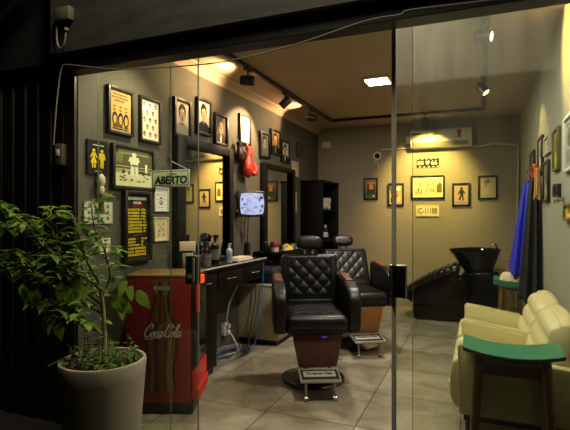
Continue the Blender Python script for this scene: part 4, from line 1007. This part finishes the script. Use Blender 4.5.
# ------------------------------------------------------------------ street-front bits
cable('front_cable', 'long pale cable running along the black door track and drooping across the entrance', [(-2.299, 2.035, 1.689), (-2.274, 2.035, 1.933), (-2.245, 2.035, 2.098), (-2.230, 2.035, 2.132), (-2.203, 2.035, 2.145), (-2.016, 2.035, 2.108), (-1.807, 2.035, 2.073), (-1.422, 2.035, 2.042), (-1.116, 2.035, 2.035), (-0.784, 2.035, 2.067), (-0.463, 2.035, 2.123), (-0.312, 2.035, 2.127), (-0.263, 2.035, 2.140), (0.097, 2.035, 2.127), (0.487, 2.035, 2.137)], .0035, mat('dusty_front_cable', (120, 116, 104), .7))
t = thing('junction_box', 'small grey box with a looped wire high on the dark facade', 'junction box', (-2.19, YF-.13, 2.425))
obj('box', B().box((0, -.02, 0), (.10, .04, .075), .005), mat('old_grey_plastic', (92, 90, 66), .6), t)
b = B(); b.tube(bez([(-.05, -.02, .02), (-.06, -.02, -.06), (-.058, -.02, -.15), (-.03, -.02, -.19), (.0, -.02, -.16), (.01, -.02, -.10)], 5), .005, 6); b.ball((.012, -.02, -.09), .014, 10, 6); obj('wire_loop', b, mat('old_grey_cable', (120, 116, 96), .6), t)
t = thing('switch_box', 'small pale switch box on the dark wall left of the shop post', 'switch box', (-2.32+.001-.03, YF-.013, 1.645))
obj('case', B().box((0, -.02, 0), (.06, .04, .13), .006), mat('old_grey_plastic', (92, 90, 66)), t)
obj('button', B().box((0, -.042, .01), (.026, .008, .04), .003), M_white, t)

# ------------------------------------------------------------------ potted plant outside the glass
PX, PY = -1.70, 1.795
t = thing('potted_plant', 'leafy green pepper plant in a round concrete pot outside the glass', 'plant', (PX, PY, 0))
obj('pot', B().lathe([(0, 0), (.150, 0), (.160, .01), (.198, .50), (.204, .565), (.200, .580), (.186, .580), (.182, .56), (.178, .50), (0, .50)], n=48), M_concrete, t)
obj('soil', B().lathe([(0, .53), (.10, .528), (.179, .520)], n=32), mat('potting_soil', (46, 34, 24), .95, mott=.4, mscale=30, bump=.6, bscale=60), t)
M_leaf = thin_mat('plant_leaf', (124, 158, 62), .4, .30)
M_leaf2 = thin_mat('plant_leaf_dark', (84, 124, 50), .4, .30)
M_stem = mat('plant_stem', (150, 138, 96), .7, mott=.2, mscale=20)
def leaf(b, base, d, up, L, Wd, curl):
    d = d.normalized(); s = d.cross(up)
    s = s.normalized() if s.length > 1e-4 else V((1, 0, 0)); n = s.cross(d).normalized()
    prof = [(0, .06), (.16, .62), (.36, 1.0), (.60, .84), (.82, .42), (1, .0)]
    vs = []; fs = []
    for k, (tt, ww) in enumerate(prof):
        c = base+d*(L*tt)-n*(curl*L*tt*tt)
        vs += [c+s*(Wd*.5*ww)+n*(Wd*.16*ww), c, c-s*(Wd*.5*ww)+n*(Wd*.16*ww)]
    for k in range(len(prof)-1):
        i = k*3
        fs += [[i, i+1, i+4, i+3], [i+1, i+2, i+5, i+4]]
    b.add(vs, fs)
stems = B(); fol = B(); fol2 = B()
rnd = random.Random(21)
def W_(x, y, z): return V((x-PX, y-PY, z))
trunk = bez([W_(-1.69, 1.79, .52), W_(-1.688, 1.792, .70), W_(-1.70, 1.79, .86), W_(-1.715, 1.785, .95)], 6)
stems.tube(trunk, [.012-.004*i/len(trunk) for i in range(len(trunk))], 8)
br = [
 [(-1.70, 1.79, .84), (-1.80, 1.745, .935), (-1.888, 1.71, 1.056), (-2.01, 1.66, 1.197), (-2.117, 1.615, 1.30), (-2.17, 1.60, 1.33)],
 [(-1.70, 1.79, .80), (-1.80, 1.75, .86), (-1.93, 1.69, .945), (-2.02, 1.66, 1.02), (-2.10, 1.62, 1.10)],
 [(-1.70, 1.79, .88), (-1.68, 1.82, .97), (-1.677, 1.80, 1.05), (-1.70, 1.79, 1.14), (-1.735, 1.772, 1.23), (-1.745, 1.765, 1.33)],
 [(-1.715, 1.785, .95), (-1.77, 1.76, 1.06), (-1.80, 1.74, 1.18), (-1.83, 1.73, 1.28)],
 [(-1.71, 1.785, .92), (-1.80, 1.70, 1.02), (-1.90, 1.62, 1.14), (-1.96, 1.58, 1.24)],
 [(-1.70, 1.79, .82), (-1.78, 1.84, .88), (-1.88, 1.86, .98), (-1.96, 1.87, 1.06)],
 [(-1.69, 1.79, .70), (-1.74, 1.72, .76), (-1.80, 1.68, .80)],
 [(-2.01, 1.66, 1.197), (-2.08, 1.64, 1.22), (-2.16, 1.60, 1.22)],
 [(-1.888, 1.71, 1.056), (-1.92, 1.70, 1.18), (-1.93, 1.69, 1.30)],
 [(-2.02, 1.66, 1.02), (-2.10, 1.66, 1.02), (-2.18, 1.63, 1.0)],
 [(-1.80, 1.75, .86), (-1.90, 1.72, .84), (-1.98, 1.68, .80)],
]
def put_leaf(p, tang, big):
    a = rnd.uniform(0, 2*PI)
    out = V((math.cos(a), math.sin(a), rnd.uniform(-.55, .25)))
    d = (out+tang*.5).normalized()
    L = rnd.uniform(.04, .085)*big
    leaf(fol if rnd.random() < .65 else fol2, p+d*rnd.uniform(.004, .02), d, V((rnd.uniform(-.3, .3), rnd.uniform(-.3, .3), 1)), L, L*rnd.uniform(.46, .62), rnd.uniform(.05, .45))
for bi, pts in enumerate(br):
    P = bez([W_(*p) for p in pts], 6)
    stems.tube(P, [.0075-.0045*i/len(P) for i in range(len(P))], 7)
    for i in range(2, len(P)):
        tg = (P[i]-P[i-1]).normalized(); f = i/len(P)
        nL = 0 if (f < .3 and i % 2) else 1
        for _ in range(nL): put_leaf(P[i], tg, 1.0 if f > .3 else 1.15)
        if i % 3 == 0 and f > .2:                   # side shoot
            a = rnd.uniform(0, 2*PI); e = P[i]+V((math.cos(a), math.sin(a), rnd.uniform(.0, .9)))*rnd.uniform(.04, .085)
            S_ = bez([P[i], (P[i]+e)/2+V((0, 0, .01)), e], 3); stems.tube(S_, .0022, 5)
            for q in S_[1:]: put_leaf(q, (e-P[i]).normalized(), .9)
            put_leaf(e, (e-P[i]).normalized(), .75)
for p in ((-1.99, 1.67, .92), (-1.93, 1.70, .80), (-1.86, 1.70, .96), (-1.63, 1.80, .90), (-1.58, 1.83, .96), (-1.80, 1.73, 1.0), (-2.06, 1.65, .95)):
    c = W_(*p)
    for k in range(3): leaf(fol, c+V((.03*k, 0, -.02*k)), V((rnd.uniform(-.6, .6), rnd.uniform(-.5, .1), -.7)), V((0, -1, .5)), rnd.uniform(.085, .11), rnd.uniform(.055, .07), .2)
obj('stem', stems, M_stem, t)
obj('foliage', fol, M_leaf, t, ang=60); obj('dark_foliage', fol2, M_leaf2, t, ang=60)
gc = B(); gst = B()
for k in range(70):
    a = rnd.uniform(0, 2*PI); r = .165*math.sqrt(rnd.random()); base = V((r*math.cos(a), r*math.sin(a), .52)); hh = rnd.uniform(.04, .12)*(1.7 if r < .12 and k % 2 else 1)
    top = base+V((rnd.uniform(-.03, .03), rnd.uniform(-.03, .03), hh)); gst.tube([base, top], .0016, 5)
    for _ in range(10):
        q = base.lerp(top, rnd.uniform(.25, 1)); aa = rnd.uniform(0, 2*PI)
        leaf(gc, q, V((math.cos(aa), math.sin(aa), rnd.uniform(-.1, .8))), V((0, 0, 1)), rnd.uniform(.016, .032), rnd.uniform(.010, .018), .2)
obj('low_foliage', gc, mat('low_leaf', (78, 112, 44), .5, mott=.3, mscale=12), t, ang=60); obj('low_stem', gst, M_stem, t)
Mf1 = mat('orange_petal', (200, 110, 50), .6); Mf2 = mat('wine_petal', (130, 34, 50), .6)
for k, (x, y, z) in enumerate(((-.085, -.10, .60), (-.05, -.12, .585), (-.02, -.10, .605), (.03, -.09, .595), (.0, -.05, .655), (-.06, -.06, .62), (.045, -.10, .57), (-.03, -.15, .555))):
    b = B()
    for i in range(5):
        a = 2*PI*i/5; leaf(b, V((x, y, z)), V((math.cos(a), math.sin(a)*.6, .5)), V((0, 0, 1)), .022, .018, .1)
    obj('flower', b, Mf1 if k % 3 != 1 else Mf2, t)
b = B(); leaf(b, V((-.15, -.08, .575)), V((-1, -.25, -.1)), V((0, 0, 1)), .11, .05, .25); leaf(b, V((.09, -.10, .56)), V((.6, -.3, .5)), V((0, 0, 1)), .07, .03, .2); obj('rim_leaf', b, M_leaf, t)

# ------------------------------------------------------------------ hair-wash unit
t = thing('wash_station', 'glossy black reclining hair wash chair with basin by the back wall', 'wash chair', (-.80, 5.92, 0))
M_gloss = mat('glossy_black_vinyl', (5, 5, 5), .2, bump=.4, bscale=14, spec=.35)
M_basin = mat('black_ceramic', (5, 5, 5), .14, spec=.4)
# local x to the right along the wall, y towards the back wall
b = B(); b.prism([(.045, .02), (.66, .02), (.70, .42), (.60, .55), (.02, .30)], .05, .45, 'y', .02, 3); obj('base', b, M_gloss, t)
b = B()
def seat(u, v):
    x = -.085+.66*u; z = .330+.36*u+.03*math.sin(PI*u)
    return (x, .07+.36*v, z+.045*math.sin(PI*v)**.5-.012*math.sin(9*PI*u)**2)
b.grid(seat, 40, 16)
def seat_b(u, v): p = seat(u, v); return (p[0], p[1], p[2]-.10)
b.grid(lambda u, v: seat(u, 0) if v > .5 else seat_b(u, 0), 40, 1); b.grid(lambda u, v: seat(u, 1) if v > .5 else seat_b(u, 1), 40, 1)
b.grid(lambda u, v: seat(0, u) if v > .5 else seat_b(0, u), 16, 1); b.grid(seat_b, 40, 4)
obj('seat', b, M_gloss, t, ang=60)
for y0, y1 in ((.0, .075), (.425, .50)):
    b = B(); b.prism([(-.085, .30), (.0, .37), (.28, .52), (.50, .63), (.56, .64), (.57, .60), (.52, .42), (.44, .22), (.05, .20), (-.04, .26)], y0, y1, 'x', .02, 3, M=Matrix(((0, 1, 0, 0), (1, 0, 0, 0), (0, 0, 1, 0), (0, 0, 0, 1)))); obj('armrest', b, M_gloss, t)
b = B(); b.prism([(.60, .0), (.985, .0), (1.0, .62), (.60, .58)], .08, .46, 'y', .015, 2); obj('pillar', b, M_gloss, t)
b = B()
def basin(u, v):
    a = 2*PI*u; e = [(.17, .56), (.18, .60), (.215, .68), (.262, .80), (.285, .86), (.283, .875), (.268, .872), (.245, .82), (.18, .72), (.0, .69)]
    k = v*(len(e)-1); i = min(int(k), len(e)-2); f = k-i; r = e[i][0]+(e[i+1][0]-e[i][0])*f; z = e[i][1]+(e[i+1][1]-e[i][1])*f
    ca, sa = math.cos(a), math.sin(a); lip = max(0, -ca)**3*max(0, min(1, (z-.60)/.26))
    return (.78+r*.88*ca-.085*lip, .28+r*.86*sa, z-.010*max(0, -ca)**2*(z > .8))
b.grid(basin, 40, 27, closed_u=True); obj('basin', b, M_basin, t, ang=70)
b = B(); b.cyl((.99, .28, .86), (.99, .28, .90), .016, n=12); b.tube(bez([(.98, .28, .90), (.98, .28, .925), (.95, .28, .93), (.92, .28, .905)], 4), .009, 8); obj('tap', b, M_chrome, t)
obj('neck_pad', B().box((.545, .25, .665), (.07, .20, .05), .02, 3), M_gloss, t)

# ------------------------------------------------------------------ stools with green saddle seats
def stool(label, loc, rz, Wd, Dp, Ht, splay=.05, edge=.006, top_m=None):
    t = thing('saddle_stool', label, 'stool', loc, rz, group='green topped stools')
    hw, hd = Wd/2, Dp/2
    sag = lambda x: .030*(x/hw)**2
    b = B(); g = B()
    N = 20
    def sl(bb, z0, z1, k=1.0):
        top = [(-hw*k+2*hw*k*i/N) for i in range(N+1)]
        pts = [(x, Ht-.030+sag(x)+z1) for x in top]+[(x, Ht-.030+sag(x)+z0) for x in top[::-1]]
        bb.prism(pts, -hd*k, hd*k, 'y', .003, 1)
    sl(g, -edge, .0); obj('top', g, M_green, t)
    sl(b, -edge-.0125, -edge-.0005, .995); obj('seat_board', b, mat('green_edge', (50, 100, 74), .45), t)
    for sx in (-1, 1):
        for sy in (-1, 1):
            tx, ty = sx*(hw-.075), sy*(hd-.035); bx, by = sx*(hw-.075+splay), sy*(hd-.02)
            bb = B(); zt = Ht-.030+sag(tx)-edge-.006
            bb.tube([(bx, by, 0), (tx, ty, zt)], [.016, .023], 10); obj('leg', bb, M_legwood, t)
    bb = B()
    for sy in (-1, 1): bb.box((0, sy*(hd-.025), .155), (Wd-.06, .018, .026), .004)
    for x in (-.0,): bb.box((x, 0, .155), (.026, Dp-.05, .018), .004)
    obj('stretcher', bb, M_legwood, t)
    bb = B()
    for sy in (-1, 1): bb.box((0, sy*(hd-.035), Ht-.10), (Wd-.15, .018, .05), .004)
    obj('apron', bb, M_legwood, t)
    return t
near_stool = stool('wooden stool with curved green seat in the foreground, in front of the cream couch', (.132, 2.425, 0), 0, .413, .25, .682, .045)
stool('wooden green stool with a pale towel on it, by the hanging robes', (.290, 4.97, 0), math.radians(-4), .335, .25, .69, .03, .048)
t = thing('towel', 'pale pink white towel folded on the far green stool', 'towel', (.290, 4.97, .661))
b = B()
def twl(u, v):
    x, y = (u-.5)*2, (v-.5)*2
    return (.118*x, .10*y, .075*max(0, (1-x**4))**.5*max(0, (1-y**4))**.5+.006*math.sin(9*x+3*y))
b.grid(twl, 20, 14); b.poly([twl(i/20, 0)[:2]+(0,) for i in range(21)]+[twl(1-i/20, 1)[:2]+(0,) for i in range(21)]); obj('cloth', b, mat('pinkish_towel', (226, 206, 180), .9, bump=.5, bscale=90), t, ang=70)
t = thing('bath_brush', 'pale wooden handled brush standing on the floor behind the far stool', 'brush', (.305, 6.2, 0))
b = B(); b.cyl((0, 0, .10), (.0, .02, .72), .012, .014, 10); b.ball((0, .02, .745), (.024, .022, .03)); obj('handle', b, mat('pale_wood', (176, 150, 104), .5), t)
b = B(); b.box((0, 0, .055), (.16, .05, .09), .012); obj('head', b, M_dkbot, t)
b = B()
for k in range(14): b.box((-.07+.14*k/13, 0, .012), (.008, .05, .024))
obj('bristles', b, mat('pale_wood', (176, 150, 104)), t)

# ------------------------------------------------------------------ cream waiting couch along the right wall
t = thing('waiting_couch', 'cream two seat waiting couch with low arms along the right wall', 'couch', (0, 0, 0))
XB = XR-.012
MC = Matrix.Translation((0, 0, .1664)) @ Matrix.Scale(.87, 4)
for k, yc in enumerate((3.935, 3.29)):
    # seat cushion: side profile in x-z extruded along y
    prof = [(-.155, .40), (-.168, .32), (-.168, .20), (-.145, .135), (-.10, .13), (-.02, .22), (.30, .22), (.33, .34), (.28, .375), (-.08, .425), (-.13, .425)]
    b = B(MC); b.prism(prof, yc-.283, yc+.283, 'y', .025, 3); sname = 'seat_cushion'; c = obj(sname, b, M_cream, t)
    b = B(MC); b.tube([(-.172, yc-.25, .262), (-.172, yc+.25, .262)], .005, 6); b.tube(bez([(-.12, yc-.262, .432), (.10, yc-.262, .408), (.27, yc-.262, .378)], 4), .004, 6); b.tube(bez([(-.12, yc+.262, .432), (.10, yc+.262, .408), (.27, yc+.262, .378)], 4), .004, 6); obj('piping', b, M_cream, c)
    # backrest with horizontal channels
    b = B(MC); L = []
    n = 40
    path = [(.275, .37), (.300, .46), (.335, .56), (.372, .65), (.408, .684), (.452, .706), (.500, .690), (.530, .62), (.545, .45), (.548, .30), (.40, .28), (.29, .31)]
    P = bez([(p[0], p[1], 0) for p in path+[path[0]]], 6)[:-1]
    ring = []
    for p in P:
        h = 0
        if p.x < .43 and p.y > .40: h = .018*abs(math.sin(PI*(p.y-.40)/.095))**.5
        ring.append((p.x-h, p.y+h*.3))
    hw = .292
    def bk(u, v):
        i = int(round(u*len(ring))) % len(ring); y = -1+2*v; e = abs(y)**5
        cxx, czz = .45, .45; s = 1-.16*e
        return (cxx+(ring[i][0]-cxx)*s, yc+hw*y, czz+(ring[i][1]-czz)*s)
    b.grid(bk, len(ring), 24, closed_u=True); b.poly([bk(i/len(ring), 0) for i in range(len(ring))]); b.poly([bk(i/len(ring), 1) for i in range(len(ring))])
    obj('backrest', b, M_cream, t, ang=75)
for yc in (4.255, 3.612, 2.965):
    b = B(MC); b.prism([(-.115, .12), (-.122, .52), (-.105, .534), (.02, .515), (.30, .468), (.34, .455), (.50, .44), (.50, .12)], yc-.035, yc+.035, 'y', .014, 3)
    a = obj('armrest', b, M_cream, t)
    for s in (-1, 1):
        b = B(MC); b.tube([(-.112, yc+s*.024, .535), (.02, yc+s*.024, .520), (.30, yc+s*.024, .473)], .0035, 6); obj('piping', b, M_cream, a)
b = B(MC); b.box2((-.09, 2.945, .085), (.52, 4.275, .13), .005); obj('base_frame', b, M_black_metal, t)
for y in (2.99, 3.62, 4.235):
    for x in (-.06, .46):
        obj('leg', B(MC).cyl((x, y, -.1913), (x, y, .09), .017, .022, 12), M_black_metal, t)

# ------------------------------------------------------------------ robes on wall hooks
t = thing('coat_rack', 'row of hooks on the right wall behind the hanging robes', 'coat rack', (XR-.001, 4.66, 1.66))
obj('rail', B().box((-.01, 0, 0), (.02, .70, .06), .004), M_legwood, t)
for y in (-.25, .0, .25): obj('hook', B().tube(bez([(-.02, y, .0), (-.06, y, -.005), (-.075, y, .02), (-.07, y, .035)], 4), .006, 8), M_chrome, t)
def garment(name, label, cat, x, y, ztop, zbot, rt, rb, m, seed, dx=0, flare=1.0, nf=7, m2=None):
    """folded cloth hanging from one hook"""
    t = thing(name, label, cat, (x, y, ztop), group='robes on the hooks')
    r = random.Random(seed); ph = r.uniform(0, 6); Ht = ztop-zbot
    def g(u, v):
        a = 2*PI*u; k = rt+(rb-rt)*(v**.6)*flare
        k *= 1+(.10+.16*v)*math.sin(nf*a+ph+1.2*v)+.06*math.sin((nf*2+1)*a+2*ph)
        return (min(k*.55*math.cos(a)+dx*v, XR-x-.006), k*math.sin(a), -Ht*v+.02*math.sin(3*a+ph)*v)
    b = B(); b.grid(g, 72, 22, closed_u=True); b.poly([g(i/72, 0) for i in range(72)])
    obj('cloth', b, m, t, ang=80)
    if m2:
        b = B(); b.grid(lambda u, v: tuple(V(g(.40+.22*u, v*.35))+V((-.012, -.004, .0))), 14, 8); obj('collar', b, m2, t, ang=80)
    return t
M_blue = mat('blue_cape', (44, 54, 205), .6); M_navy = mat('black_robe', (20, 20, 26), .75, bump=.3, bscale=60)
garment('cape', 'bright blue cape hanging farthest along the right wall', 'cape', .415, 4.95, 1.60, .745, .03, .17, M_blue, 2, dx=-.05)
garment('robe', 'long black robe hanging right of the blue cape on the right wall', 'robe', .420, 4.52, 1.60, .56, .03, .15, M_navy, 5, dx=-.02)
garment('scarf', 'orange and red cloth hanging over the top of the blue cape', 'scarf', .440, 4.60, 1.72, 1.42, .028, .055, mat('orange_cloth', (206, 96, 40), .8), 9, m2=mat('crimson_cloth', (170, 36, 40), .8))
garment('scarf', 'tan cloth strip hanging over the black robe top', 'scarf', .432, 4.34, 1.66, 1.42, .022, .045, mat('tan_cloth', (190, 150, 96), .8), 13)
t = thing('coat_hook', 'small bright metal knob on the right wall above the couch', 'hook', (XR-.001, 3.33, 1.372), rot=(0, -PI/2, 0))
obj('knob', B().lathe([(0, 0), (.022, 0), (.022, .006), (.010, .01), (.010, .03), (.020, .028), (.020, .055), (0, .06)], n=20), M_chrome, t)

# ------------------------------------------------------------------ light on the front (unseen area light added overhead, no fixture)
def lamp(name, kind, loc, aim, energy, color, size):
    ld = bpy.data.lights.new(name, kind); ld.energy = energy; ld.color = color
    if kind == 'AREA': ld.size = size
    else: ld.shadow_soft_size = size
    o = bpy.data.objects.new(name, ld); C.objects.link(o); o.location = loc
    o.rotation_euler = (V(aim)-V(loc)).to_track_quat('-Z', 'Y').to_euler(); return o
lamp('unseen_front_light', 'AREA', (-.95, 1.50, 3.7), (-1.5, 1.75, 1.0), 46, (1.0, .86, .62), .5)
